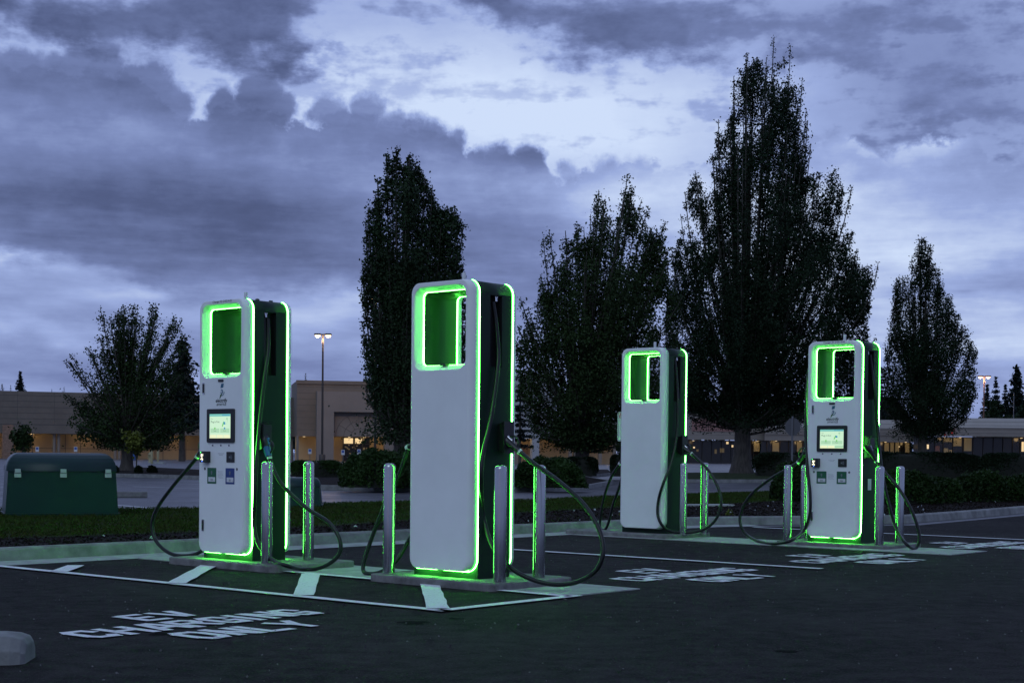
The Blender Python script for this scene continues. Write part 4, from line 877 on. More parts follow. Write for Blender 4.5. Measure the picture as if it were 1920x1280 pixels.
# ------------------------------------------------------------------ trees
def limb_points(base, tip, bow, n=8):
    b, t = Vector(base), Vector(tip); out = []
    c = Vector((t.x*bow+b.x*(1-bow), t.y*bow+b.y*(1-bow), b.z+(t.z-b.z)*.38))
    for i in range(n+1):
        s = i/n; out.append(b*(1-s)**2+c*2*s*(1-s)+t*s*s)
    return out
def tree(name, label, Y, base_px, tips, trunk_r, leaf, m, nfill, rad, nleaf, seed, split=.2, mbark=M_bark, zlow=None, group='trees on the lot islands', bow=.75, twig=1.0, low=None, cat='tree', depth=.5, dens=.55, asp=.7, poly=None, npoly=0, gap=.0):
    rs = np.random.RandomState(seed); rd = random.Random(seed)
    b = at(*base_px, Y); root = empty(name, (b.x, b.y, .1), 0, label, cat, group); org = Vector((b.x, b.y, .1))
    T = [at(x, y, Y)-org for x, y in tips]; top = max(t.z for t in T)
    wmax = max(abs(t.x) for t in T)
    lowz = (at(base_px[0], low, Y).z-.1) if low else top*.15
    full = []
    for t in T:
        full.append(Vector((t.x, rd.uniform(-1, 1)*wmax*depth*.6, t.z)))
    # fill limbs: between tips and the trunk axis
    for k in range(nfill):
        t = rd.choice(T); s = rd.uniform(.35, .98); q = rd.uniform(.25, .97)
        z = lowz+(t.z-lowz)*s
        x = t.x*q*(1-.15*s)+rd.uniform(-.1, .1)*wmax; full.append(Vector((x, rd.uniform(-1, 1)*wmax*depth, max(z, lowz+.8))))
    mb = MB(); th = lowz+(top-lowz)*.25
    trunk = [(0, 0, -.15), (trunk_r*.1, 0, th*.3), (-trunk_r*.2, 0, th*.7), (0, 0, th), (trunk_r*.4, 0, top*.6), (0, 0, top*.85)]
    mb.tube(smooth_path(trunk, 4), [trunk_r*k for k in (1.75, 1.35, 1.12, 1.03, 1, .98, .96, .94, .92, .9, .87, .83, .78, .7, .6, .5, .4, .3, .2, .1, .03)], 12)
    cent = []; size = []
    wts = np.array([max(.4, (t-Vector((0, 0, lowz))).length) for t in full]); wts = wts/wts.sum()
    for ti, t in enumerate(full):
        prim = ti < len(T)
        hb = lowz*rd.uniform(.75, 1.05)+(max(0, t.z-lowz))*rd.uniform(0, .28); L = limb_points((0, 0, min(hb, t.z*.9)), t, bow+rd.uniform(-.1, .15))
        r0 = trunk_r*rd.uniform(.10, .2)
        mb.tube(L, [r0*(1-i/9)+.012 for i in range(9)], 5, 0, False)
        n = int(nleaf*wts[ti]*(.85 if prim or not poly else .35)); 
        ln = sum((L[i+1]-L[i]).length for i in range(8))
        # twigs: each a short shoot with leaves clustered along it
        nt_ = max(6, int(ln*4.5*twig)); ss = split+(1-split)*rs.uniform(0, 1, nt_)**.85; per = max(3, n//nt_)
        La = np.array([p[:] for p in L])
        for s in ss:
            i = min(7, int(s*8)); fr = s*8-i; p = La[i]*(1-fr)+La[i+1]*fr; dirn = La[i+1]-La[i]; dirn /= np.linalg.norm(dirn)+1e-9
            R_ = (rad*(1.05-s)**.7*(.35 if s > .93 else 1)+.06*rad)*(.6 if prim and poly else 1)
            o = rs.normal(size=3); o[2] = abs(o[2])*.5; o /= np.linalg.norm(o); d = o*.75+dirn*.65; d /= np.linalg.norm(d)
            l = R_*rs.uniform(.4, 1.15); u = rs.uniform(0, 1, per)**.8
            q = p+np.outer(u*l, d)+rs.normal(size=(per, 3))*leaf*dens*(1+.6*rs.rand()); cent.append(q)
    if poly:
        PP = [at(x, y, Y)-org for x, y in poly]; q2 = [(p.x, p.z) for p in PP]; xs_ = [p[0] for p in q2]; zs_ = [p[1] for p in q2]
        n_ = npoly*3; Q = np.stack([rs.uniform(min(xs_), max(xs_), n_), rs.uniform(min(zs_), max(zs_), n_)], 1); Q = Q[inside(q2, Q)]
        A_ = np.array(q2); B_ = np.roll(A_, -1, 0); dd_ = np.full(len(Q), 1e9)
        for a, b_ in zip(A_, B_):
            ab = b_-a; t_ = np.clip(((Q-a)@ab)/(ab@ab+1e-9), 0, 1); dd_ = np.minimum(dd_, np.linalg.norm(Q-(a+t_[:, None]*ab), axis=1))
        yy = rs.uniform(-1, 1, len(Q))*np.minimum(dd_*1.5+.15, wmax*.75)
        ph = rs.uniform(0, 6, 4); nz = np.sin(Q[:, 0]*2.1+ph[0]+.8*np.sin(Q[:, 1]*.9))*np.sin(Q[:, 1]*1.15+ph[1]+yy*.2)+.7*np.sin(Q[:, 0]*5.7+ph[2]+yy*.3+np.sin(Q[:, 1]*1.3))*np.sin(Q[:, 1]*2.6+ph[3])
        hh_ = (Q[:, 1]-min(zs_))/(max(zs_)-min(zs_)); k_ = (nz > gap*(.05+1.45*hh_)-1.0+rs.normal(size=len(Q))*.22) & (dd_ > leaf*.6); Q = Q[k_][:npoly]; yy = yy[k_][:npoly]; dd_ = dd_[k_][:npoly]
        # leaf clumps: every centre is a small upright ball of foliage; neighbouring centres share bigger clumps
        big = Q[::14]; byy = yy[::14]; bd = dd_[::14]
        for q_, y_, c_ in zip(big, byy, bd):
            rc = min(rs.uniform(.35, .8), c_*.95+.10); m_ = int(14*13*.62*(rc/.55)**1.6); g0 = rs.normal(size=(m_, 3)); g0 /= np.linalg.norm(g0, axis=1)[:, None]; g0 *= rs.uniform(.25, 1, (m_, 1))**.5
            sw = 1+.25*np.sin(g0[:, 0]*7+q_[0]*3)*np.sin(g0[:, 2]*6+q_[1]*2); cent.append(np.array([q_[0], y_, q_[1]])+g0*np.array([rc*.62, rc*.62, rc*1.25])*sw[:, None])
        cw = np.minimum(.26, dd_*.7+.04)
        for q_, y_, c_ in zip(Q[::3], yy[::3], cw[::3]):
            m_ = 11; g0 = rs.normal(size=(m_, 3)); g0[:, 2] = np.abs(g0[:, 2])*1.7-.8; cent.append(np.array([q_[0], y_, q_[1]])+g0*c_*.6)
    C_ = np.concatenate(cent); C_ = C_[C_[:, 2] > (lowz*.8 if low else .3)]
    if poly:
        for _ in range(26):
            xx = rs.uniform(min(t.x for t in T)*.5, max(t.x for t in T)*.5); z0_ = lowz*1.02+rs.uniform(-.1, .7); y_ = rs.uniform(-.5, .5)*wmax*.7
            m_ = 150; g0 = rs.normal(size=(m_, 3))*np.array([.42, .42, .25]); g0[:, 2] -= np.abs(g0[:, 0])*.25; cc = np.array([xx, y_, z0_])+g0; C_ = np.concatenate([C_, cc[cc[:, 2] > lowz*.8]])
    mb.build('trunk', mbark, root)
    quads('crown', C_, leaf*rs.uniform(.6, 1.3, len(C_)), m, flat=.9, seed=seed, aspect=asp, parent=root)
    return root
tree('maple_tree', 'rounded spreading maple on the left, left of the first station', 68, (237, 884),
     [(134, 676), (160, 652), (182, 630), (170, 700), (197, 582), (204, 600), (212, 592), (222, 578), (231, 590), (240, 575), (247, 585), (254, 573), (262, 590), (270, 588), (280, 580), (294, 577), (300, 590), (307, 582), (314, 592), (324, 600), (331, 598), (345, 625), (354, 636), (362, 646), (366, 690), (146, 668), (176, 655), (178, 668),
      (134, 742), (138, 772), (142, 790), (160, 816), (182, 834), (362, 742), (372, 765), (370, 796), (352, 820), (320, 832), (290, 838), (230, 600), (212, 620), (200, 650), (268, 620), (300, 640), (150, 755), (172, 760), (340, 700)],
     .26, .105, M_leaf2, 60, .7, 42000, 21, split=.34, low=835, bow=.45, depth=.7, twig=2.2, dens=.8,
     poly=[(142, 830), (138, 775), (150, 750), (200, 745), (190, 690), (210, 650), (240, 640), (290, 650), (330, 670), (345, 720), (362, 760), (350, 800), (330, 820), (270, 830), (200, 828)], npoly=1350, gap=.8)
T2 = [(722, 281), (735, 310), (745, 284), (756, 318), (770, 296), (784, 312), (798, 340), (812, 352), (812, 374), (826, 400), (838, 392), (853, 396), (868, 416), (860, 465), (868, 497), (862, 540), (880, 575), (882, 640), (876, 700), (845, 770), (790, 800), (740, 812), (712, 775), (690, 740), (682, 700), (680, 640), (676, 600), (680, 540), (677, 490), (688, 480), (700, 500), (692, 430), (685, 412), (692, 392), (706, 390), (706, 362), (706, 330), (722, 345)]
tree('columnar_maple', 'tall dense dark tree directly behind the nearest station', 47, (752, 905), [p for p in T2 if p not in ((700, 500), (756, 318), (735, 310), (722, 345))]+[(733, 302), (765, 330), (828, 430), (700, 440)],
     .26, .088, M_leaf, 50, .4, 46000, 22, split=.15, low=815, bow=.85, depth=.5, twig=2, poly=T2, npoly=6800, gap=.5)
T3 = [(1126, 346), (1136, 375), (1152, 410), (1163, 400), (1172, 342), (1184, 362), (1190, 395), (1202, 376), (1206, 420), (1218, 436), (1228, 440), (1247, 416), (1240, 450), (1252, 470), (1245, 500), (1275, 560), (1280, 780), (1240, 800), (1160, 835), (1100, 842), (1040, 835), (1000, 810), (982, 770), (975, 730), (968, 690), (966, 640), (970, 605), (985, 610), (978, 560), (990, 580), (1006, 570), (1014, 512), (1030, 510), (1018, 450), (1028, 440), (1045, 470), (1060, 433), (1072, 455), (1083, 416), (1096, 440), (1105, 455), (1108, 400), (1118, 385)]
tree('broad_maple', 'wide dark tree with ragged top left of the tallest tree', 66, (1090, 880), [p for p in T3 if p not in ((1152, 410), (1190, 395), (1105, 455), (1096, 440), (1072, 455), (1045, 470), (1030, 510))]+[(1134, 372), (1181, 362), (1160, 420), (1115, 470), (1060, 510), (1210, 470), (1112, 390), (1208, 404)],
     .3, .11, M_leaf2, 80, .5, 60000, 23, split=.2, low=838, bow=.6, depth=.6, twig=2, dens=.7, poly=T3, npoly=8000, gap=.95)
T4 = [(1404, 92), (1411, 130), (1421, 100), (1432, 130), (1443, 85), (1452, 112), (1464, 120), (1474, 97), (1478, 160), (1493, 160), (1503, 184), (1502, 215), (1520, 222), (1527, 262), (1515, 300), (1510, 335), (1530, 325), (1548, 315), (1577, 332), (1585, 360), (1578, 395), (1562, 430), (1578, 455), (1590, 432), (1598, 437), (1600, 470), (1612, 505), (1632, 500), (1638, 522), (1632, 570), (1628, 640), (1620, 720), (1590, 758), (1520, 768), (1440, 785), (1350, 792), (1300, 780), (1262, 760), (1250, 700), (1244, 600), (1258, 520), (1262, 465), (1275, 446), (1295, 455), (1302, 425), (1284, 390), (1290, 350), (1300, 330), (1318, 345), (1330, 360), (1328, 300), (1342, 290), (1340, 235), (1355, 262), (1362, 230), (1372, 205), (1380, 220), (1380, 150), (1386, 126), (1396, 140)]
tree('tall_maple', 'tallest tree of all, dark spired crown left of the rightmost station', 80, (1390, 884), [p for p in T4 if p not in ((1411, 130), (1432, 130), (1452, 112), (1510, 335), (1578, 455), (1295, 455), (1355, 262), (1380, 220), (1396, 140))]+[(1428, 122), (1409, 120), (1449, 110), (1440, 200), (1400, 300), (1470, 330), (1350, 420), (1530, 450)],
     .42, .115, M_leafd, 90, .6, 85000, 24, split=.15, low=795, bow=.8, depth=.5, twig=2, poly=T4, npoly=19000, gap=.75)
T5 = [(1722, 450), (1734, 446), (1744, 480), (1756, 505), (1768, 545), (1782, 556), (1790, 590), (1798, 620), (1812, 605), (1818, 640), (1829, 660), (1830, 740), (1815, 780), (1780, 805), (1740, 818), (1700, 805), (1675, 780), (1658, 750), (1658, 690), (1664, 640), (1670, 600), (1675, 560), (1680, 520), (1696, 518), (1706, 550), (1714, 570), (1716, 520), (1712, 480)]
tree('leaning_maple', 'slender pointed dark tree at the right, its top leaning left', 80, (1728, 884), [p for p in T5 if p not in ((1714, 570), (1798, 620), (1706, 550))]+[(1738, 465), (1733, 560), (1750, 640)],
     .24, .10, M_leafd, 40, .42, 36000, 25, split=.15, low=815, bow=.8, depth=.5, twig=2, poly=T5, npoly=5400, gap=.65)
tree('young_tree', 'small young tree in front of the arcade above the green cabinet', 90, (42, 862), [(22, 815), (30, 805), (42, 800), (53, 797), (58, 820), (26, 840), (55, 838)], .05, .2, M_leaf2, 14, .5, 1400, 26, low=845, bow=.6, split=.1)
tree('sapling', 'yellow-green sapling in front of the maple trunk', 62, (256, 880), [(236, 812), (247, 806), (262, 806), (258, 820), (245, 830), (260, 840), (254, 848)], .03, .15, M_leafy, 8, .35, 900, 27, low=855, bow=.6, split=.1)
def conifer(px, ptop, pbot, half, Y, label, seed, n=2600, group='conifers behind the buildings', base=None):
    rs = np.random.RandomState(seed); p = at(px, pbot, Y); zt_ = zat(px, ptop, Y); R_ = half*1.35*Y/F; z0 = max(.2, zat(px, pbot, Y)-2)
    r = empty('conifer', (p.x, p.y, 0), 0, label, 'tree', group)
    mb = MB(); mb.tube([(0, 0, 0), (0, 0, zt_)], [R_*.10, .02], 7); mb.build('trunk', M_bark, r)
    C_ = []; tiers = int(16+half*.3)
    for k in range(tiers):
        f = (k+.5*rs.rand())/tiers; z = zt_-(zt_-z0)*f; rad_ = R_*(f**.85)*rs.uniform(.7, 1.15)+.05
        for a in rs.uniform(0, 2*PI, int(5+8*f)):
            m_ = int(n/tiers/6*(.4+f)); t = rs.uniform(.05, 1, m_); l = rad_*rs.uniform(.7, 1.1)
            q = np.stack([np.cos(a)*t*l, np.sin(a)*t*l, z-t*l*.35+t*t*l*.18], 1)+rs.normal(size=(m_, 3))*R_*.05; C_.append(q)
    C_ = np.concatenate(C_); quads('crown', C_, R_*rs.uniform(.08, .2, len(C_)), M_conif, flat=.5, seed=seed, aspect=.6, parent=r)
con = [(38, 697, 735, 14, 260, 'conifer top rising over the mall roof at the far left'), (20, 722, 735, 5, 260, 'tiny conifer tip at the left end of the mall roof'), (4, 720, 735, 8, 262, 'conifer tip at the left edge of the picture'),
       (120, 725, 740, 5, 260, 'lone small conifer tip over the mall roof'), (97, 729, 738, 4, 260, 'smallest conifer tip over the mall roof'), (573, 699, 716, 6, 262, 'conifer tip above the central mall block'),
       (342, 640, 760, 50, 150, 'dark conifer between the maple and the left station'), (1905, 690, 800, 34, 300, 'tallest conifer at the far right edge'), (1866, 708, 800, 18, 300, 'middle conifer right of the brown lamp post'),
       (1850, 722, 800, 18, 305, 'conifer just behind the brown lamp post'), (1884, 722, 800, 16, 300, 'conifer in the gap left of the tallest one'), (1940, 700, 800, 30, 300, 'conifer cut by the right edge of the picture'),
       (1597, 715, 800, 20, 260, 'conifer top seen through the window of the rightmost station'), (1565, 735, 800, 20, 262, 'conifer low behind the rightmost station'), (1652, 690, 800, 16, 262, 'conifer right of the rightmost station'), (975, 640, 800, 22, 150, 'conifer behind the broad tree beside the nearest station')]
for k, (px, a, b, hw_, Y, lb) in enumerate(con): conifer(px, a, b, hw_, Y, lb, 40+k, 3600 if hw_ > 12 else 900)
# rounded dark trees closing the horizon behind the shops
for k, (px, a, hw_, lb) in enumerate(((1905, 750, 34, 'rounded dark tree behind the right end of the shops'), (1862, 752, 26, 'rounded dark tree under the brown lamp post'), (1290, 700, 60, 'dark tree mass behind the far station'), (1560, 740, 50, 'dark rounded tree behind the rightmost station'), (1470, 745, 55, 'dark rounded tree below the tallest crown'), (1380, 735, 55, 'dark rounded tree left of the tall trunk'), (1200, 730, 60, 'dark rounded tree between the broad tree and far station'), (1660, 745, 40, 'dark rounded tree between rightmost station and leaning tree'))):
    Y = 245+5*k; q = at(px, 790, Y); rs_ = np.random.RandomState(70+k); R_ = hw_*Y/F; zc = zat(px, a, Y)
    r = empty('background_tree', (q.x, q.y, 0), 0, lb, 'tree', 'dark trees beyond the shops'); mb = MB(); mb.tube([(0, 0, 0), (0, 0, zc*.7)], [.3, .15], 8); mb.build('trunk', M_bark, r)
    C_ = []
    for j in range(26):
        c = rs_.normal(size=3)*np.array([R_*.42, R_*.3, zc*.18]); c[2] += zc*.62; rr_ = R_*rs_.uniform(.2, .38); d = rs_.normal(size=(260, 3)); d /= np.linalg.norm(d, axis=1)[:, None]; C_.append(c+d*rr_*rs_.uniform(.6, 1.05, (260, 1)))
    C_ = np.concatenate(C_); C_ = C_[C_[:, 2] < zc]; quads('crown', C_, rs_.uniform(.35, .9, len(C_)), M_leafd, flat=.9, seed=70+k, aspect=.7, parent=r)

rw = np.random.RandomState(91); nW = 60000; ax = rw.uniform(-1.15, 1.15, nW); rWd = rw.uniform(330, 352, nW); hW = 4.2+1.3*np.sin(ax*40)+1.0*np.sin(ax*97+1)
CW = np.stack([np.sin(ax)*rWd, np.cos(ax)*rWd, rw.uniform(0, 1, nW)**.6*hW], 1); tag(quads('far_woods', CW, rw.uniform(.5, 1.3, nW), M_conif, flat=.9, seed=92, aspect=.8), kind='stuff')
# ------------------------------------------------------------------ shrubs and hedges
def shrub(x0, x1, ytop, ybase, label, m=M_hedge, n=7000, boxy=False, leaf=.07, dep=.9, seed=1, name='shrub', zb=.13, cat='shrub', group='shrubs on the islands'):
    rs = np.random.RandomState(seed); cpx = (x0+x1)/2; g = ground(cpx, ybase, zb); Y = g.y; A_ = at(x0, ybase, Y).x; B_ = at(x1, ybase, Y).x; hw_ = (B_-A_)/2; H_ = zat(cpx, ytop, Y)-zb; dd = min(hw_, H_*dep)
    r = empty(name, ((A_+B_)/2, Y+dd, zb), 0, label, cat, group)
    # lumpy surface: superellipse with noise
    pw = .35 if boxy else .8
    def pt(u, v):
        cu, su, cv, sv = np.cos(u), np.sin(u), np.cos(v), np.sin(v); f = lambda w, e: np.sign(w)*np.abs(w)**e
        return np.stack([hw_*f(cv, pw)*f(cu, pw), dd*f(cv, pw)*f(su, pw), H_*f(sv, pw*.9)], -1)
    nl = 1+.10*0
    u = rs.uniform(0, 2*PI, n); v = rs.uniform(0, PI/2, n)**.95; P = pt(u, v)
    ns = np.sin(P[:, 0]*5.1+seed)*np.sin(P[:, 1]*4.3+1)*np.sin(P[:, 2]*6+2)+.6*np.sin(P[:, 0]*11+P[:, 2]*9+seed)
    k = 1+(.02 if boxy else .06)*ns+rs.normal(size=n)*(.012 if boxy else .03); C_ = P*(k[:, None])*(1-rs.uniform(0, .10, n)[:, None]**1.5)
    tuft = rs.rand(n) < (.02 if boxy else .08); C_[tuft, 2] += rs.uniform(0, .10, tuft.sum())*H_*(.5 if boxy else 1.2)
    quads('foliage', C_, leaf*rs.uniform(.6, 1.5, n), m, up=.5, flat=.9, seed=seed, aspect=.55, parent=r)
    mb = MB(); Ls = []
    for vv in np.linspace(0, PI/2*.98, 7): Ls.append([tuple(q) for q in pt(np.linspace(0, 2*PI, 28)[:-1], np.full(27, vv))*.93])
    mb.loops(Ls, 0, True); mb.build('inner_core', M_core, r); return r  # solid dark core filling the inside of the leaf shell
shrub(630, 775, 850, 914, 'big rounded bush under the dense tree left of the nearest station', n=16000, leaf=.09, seed=2)
shrub(690, 860, 848, 912, 'bush hidden mostly behind the nearest station', n=8000, leaf=.09, seed=22)
shrub(540, 640, 864, 894, 'low trimmed yellow-green hedge right of the left station', M_hedge, 9000, True, .08, .8, 3, 'hedge', cat='hedge', group='hedges across the lane')
shrub(962, 1100, 862, 914, 'spreading bush right of the nearest station', n=15000, leaf=.09, seed=4)
shrub(1062, 1122, 857, 892, 'clipped dark bush below the broad tree', M_hedged, 6000, True, .09, .9, 5)
shrub(1145, 1172, 853, 893, 'small clipped bush at the left edge of the far station', M_hedged, 3500, True, .09, .9, 6)
shrub(1415, 1560, 849, 893, 'long dark clipped hedge behind the stop sign', M_hedged, 14000, True, .09, .4, 7, 'hedge', cat='hedge', group='hedges across the lane')
shrub(1560, 1845, 848, 895, 'long dark clipped hedge in front of the right shops', M_hedged, 26000, True, .09, .3, 8, 'hedge', cat='hedge', group='hedges across the lane')
shrub(1840, 2010, 850, 898, 'dark hedge ending at the right edge of the picture', M_hedged, 14000, True, .09, .3, 9, 'hedge', cat='hedge', group='hedges across the lane')
shrub(1452, 1520, 873, 938, 'bush just left of the rightmost station', M_hedge, 9000, False, .07, .9, 10)
shrub(1500, 1660, 880, 940, 'bush behind the rightmost station', M_hedged, 12000, False, .07, .6, 11)
shrub(1640, 1770, 888, 944, 'first low bush right of the rightmost station', M_hedge, 14000, False, .07, .6, 12)
shrub(1735, 1812, 898, 942, 'small low bush between two larger ones at the right', M_hedge, 9000, False, .07, .7, 13)
shrub(1805, 1900, 887, 940, 'large low bush near the right edge', M_hedge, 13000, False, .07, .7, 14)
shrub(1880, 1990, 892, 940, 'low bush cut by the right edge', M_hedge, 12000, False, .07, .7, 15)
for k, (x, y, w_) in enumerate(((212, 885, 14), (258, 886, 12), (283, 885, 16), (200, 882, 10))):
    shrub(x-w_/2, x+w_/2, y-10, y+1, ('leafy tuft left of the maple trunk', 'leafy tuft right of the maple trunk', 'rightmost leafy tuft under the maple', 'outermost left tuft under the maple')[k], M_hedged, 900, False, .14, .9, 30+k, 'shrub', cat='shrub')
P = scat(bed, 40, -9, 6, 13, 24, 1.2)
C_ = np.concatenate([np.array([x, y, .15])+rs.normal(size=(60, 3))*np.array([.035, .035, .03]) for x, y in P]); C_[:, 2] = np.maximum(C_[:, 2], .125)
tag(quads('weeds', C_, rs.uniform(.03, .07, len(C_)), M_leafy, up=.8, flat=.8, seed=8, aspect=.4), kind='stuff')

# ------------------------------------------------------------------ sky (world): clouds laid out by compass direction and height
Wd = bpy.data.worlds.new('World'); S.world = Wd; Wd.use_nodes = True; nt = Wd.node_tree; N = nt.nodes; Lk = nt.links; N.clear()
def nd(t, **k):
    n = N.new(t)
    for a, b in k.items(): setattr(n, a, b)
    return n
def inp(n, i, v):
    if isinstance(v, (int, float)): n.inputs[i].default_value = v
    elif isinstance(v, tuple): n.inputs[i].default_value = v
    else: Lk.new(v, n.inputs[i])
def mt(op, a, b=0.0, c=None, clamp=False):
    n = nd('ShaderNodeMath', operation=op); n.use_clamp = clamp; inp(n, 0, a); inp(n, 1, b)
    if c is not None: inp(n, 2, c)
    return n.outputs[0]
def vm(op, a, b=None):
    n = nd('ShaderNodeVectorMath', operation=op); inp(n, 0, a)
    if b is not None: inp(n, 1, b)
    return n.outputs[0]
tc = nd('ShaderNodeTexCoord'); dirv = tc.outputs['Generated']
sx = nd('ShaderNodeSeparateXYZ'); Lk.new(dirv, sx.inputs[0]); dx, dy, dz_ = sx.outputs
az = mt('ARCTAN2', dx, dy); el = mt('ARCTAN2', dz_, mt('SQRT', mt('ADD', mt('MULTIPLY', dx, dx), mt('MULTIPLY', dy, dy))))
def AE(px, py):
    d = ray(px, py); return (math.atan2(d.x, d.y), math.atan2(d.z, math.hypot(d.x, d.y)))
def noise(vec, scale, detail, rough=.55, out='Fac'):
    n = nd('ShaderNodeTexNoise'); Lk.new(vec, n.inputs['Vector']); n.inputs['Scale'].default_value = scale; n.inputs['Detail'].default_value = detail; n.inputs['Roughness'].default_value = rough; return n.outputs[out]
cmb = nd('ShaderNodeCombineXYZ'); inp(cmb, 0, az); inp(cmb, 1, el); Pv = cmb.outputs[0]
str_ = vm('MULTIPLY', dirv, (1.0, 1.0, 2.6))
nA = noise(dirv, 9, 3, .55, 'Color'); nA = vm('SUBTRACT', nA, (.5, .5, .5))
nB = noise(dirv, 34, 5, .6, 'Color'); nB = vm('SUBTRACT', nB, (.5, .5, .5))
warp = vm('ADD', vm('MULTIPLY', nA, (.075, .04, 0.0)), vm('MULTIPLY', nB, (.016, .011, 0.0)))
Pw = vm('ADD', Pv, warp)
def gauss(px, py, sx_, sy_, rot=0, src=None):
    a, e = AE(px, py); v = vm('SUBTRACT', src or Pw, (a, e, 0.0))
    if rot:
        r = nd('ShaderNodeVectorRotate', rotation_type='Z_AXIS'); inp(r, 0, v); r.inputs['Angle'].default_value = math.radians(rot); v = r.outputs[0]
    v = vm('MULTIPLY', v, (F/sx_, F/sy_, 0.0)); n = nd('ShaderNodeVectorMath', operation='DOT_PRODUCT'); inp(n, 0, v); inp(n, 1, v)
    return mt('EXPONENT', mt('MULTIPLY', n.outputs['Value'], -.7))
def addg(base, lst):
    for (px, py, sx_, sy_, rot, amp) in lst: base = mt('MULTIPLY_ADD', gauss(px, py, sx_, sy_, rot), amp, base)
    return base
A0, A1 = -.42, .42
def edge(pts):
    fc_ = nd('ShaderNodeFloatCurve'); c = fc_.mapping.curves[0]; P_ = [AE(x, y) for x, y in pts]; P_ = [((a-A0)/(A1-A0), max(0, min(1, e/.34))) for a, e in P_]
    c.points[0].location = P_[0]; c.points[1].location = P_[-1]
    for p in P_[1:-1]: c.points.new(*p)
    fc_.mapping.extend = 'HORIZONTAL'; fc_.mapping.update(); inp(fc_, 0, 1.0)
    x = mt('DIVIDE', mt('SUBTRACT', az, A0), A1-A0); Lk.new(x, fc_.inputs['Value']); return mt('MULTIPLY', fc_.outputs[0], .34)
def sstep(v, lo, hi):
    n = nd('ShaderNodeMapRange', interpolation_type='SMOOTHSTEP'); inp(n, 0, v); n.inputs['From Min'].default_value = lo; n.inputs['From Max'].default_value = hi; return n.outputs[0]
def scal(col, i):
    s = nd('ShaderNodeSeparateXYZ'); Lk.new(col, s.inputs[0]); return s.outputs[i]
fine = scal(nB, 0); fine2 = scal(nB, 1); coarse = scal(nA, 2)
nC = mt('SUBTRACT', noise(str_, 14, 6, .62), .5); nD = mt('SUBTRACT', noise(vm('MULTIPLY', dirv, (1.0, 1.0, 5.0)), 11, 4, .55), .5); nE = mt('SUBTRACT', noise(vm('MULTIPLY', dirv, (1.0, 1.0, 1.6)), 60, 3, .6), .5)
# clear sky behind the clouds
f = addg(.72, [(1050, 220, 400, 110, 0, .29), (1750, 170, 260, 110, 0, -.16), (1500, 40, 200, 60, 0, -.06), (700, 160, 420, 60, 10, .08), (420, 195, 200, 40, 0, .10), (60, 70, 160, 30, 0, .04), (1900, 80, 300, 120, 0, -.02)])
f = mt('MULTIPLY_ADD', nC, .22, f)
# far thin wisps
f = mt('SUBTRACT', f, mt('MULTIPLY', sstep(mt('ADD', nD, mt('MULTIPLY', nE, .5)), .0, .20), .20))
# cumulus bank
top = edge([(-200, 110), (0, 100), (60, 112), (110, 120), (160, 112), (250, 124), (300, 160), (350, 200), (380, 196), (420, 185), (500, 185), (560, 215), (590, 215), (610, 196), (700, 200), (748, 222), (790, 226), (826, 240), (858, 250), (915, 266), (975, 259), (1010, 262), (1030, 296), (1062, 312), (1100, 296), (1150, 288), (1190, 292), (1230, 303), (1320, 288), (1420, 270), (1520, 246), (1560, 238), (1600, 246), (1622, 276), (1670, 262), (1740, 240), (1830, 250), (1880, 285), (1920, 272), (2100, 260)])
bump = mt('ADD', mt('MULTIPLY', mt('ABSOLUTE', fine), .050), mt('ADD', mt('MULTIPLY', mt('ABSOLUTE', nE), .030), -.010))
dd = mt('SUBTRACT', mt('ADD', top, bump), el)
bankm = sstep(dd, -.002, .0065)
# single rounded cumulus heads standing up out of the bank (centre x, y, radius), crisp above and melting below
Pp = vm('ADD', Pv, vm('ADD', vm('MULTIPLY', nA, (.030, .022, 0.0)), vm('MULTIPLY', nB, (.038, .030, 0.0))))
puff = None; puffs = None
for (cx_, cy_, r_, am_) in ((30, 150, 62, .05), (110, 160, 55, .03), (192, 122, 50, .09), (175, 175, 90, .06), (262, 168, 62, .09), (305, 205, 52, .07), (414, 205, 42, .12), (486, 200, 50, .14), (535, 222, 42, .12), (460, 250, 62, .09), (628, 216, 40, .05), (690, 222, 46, .08), (745, 262, 52, .04), (796, 248, 38, .07), (838, 276, 40, .05), (930, 308, 46, .05), (990, 300, 38, .10), (1080, 330, 30, .06), (1148, 318, 32, .05), (1205, 320, 30, .04), (1572, 276, 38, .07), (1610, 300, 40, .06), (1530, 300, 44, .03)):
    a_, e_ = AE(cx_, cy_); l_ = nd('ShaderNodeVectorMath', operation='DISTANCE'); inp(l_, 0, Pp); inp(l_, 1, (a_, e_, 0.0)); l_ = mt('SUBTRACT', r_/F, l_.outputs['Value'])
    mk = sstep(l_, -.002, .0068); low_ = sstep(el, e_-r_/F*1.3, e_+r_/F*.1)
    k1 = mk; k2 = mt('MULTIPLY', mt('MULTIPLY', mk, low_), am_*.75)
    puff = k1 if puff is None else mt('MAXIMUM', puff, k1); puffs = k2 if puffs is None else mt('MAXIMUM', puffs, k2)
bankm = mt('MAXIMUM', bankm, puff)
nF = mt('SUBTRACT', noise(vm('MULTIPLY', dirv, (1.0, 1.0, 9.0)), 13, 4, .6), .5)
rim = mt('MULTIPLY', sstep(dd, -.002, .004), mt('SUBTRACT', 1.0, sstep(dd, .004, .035)))
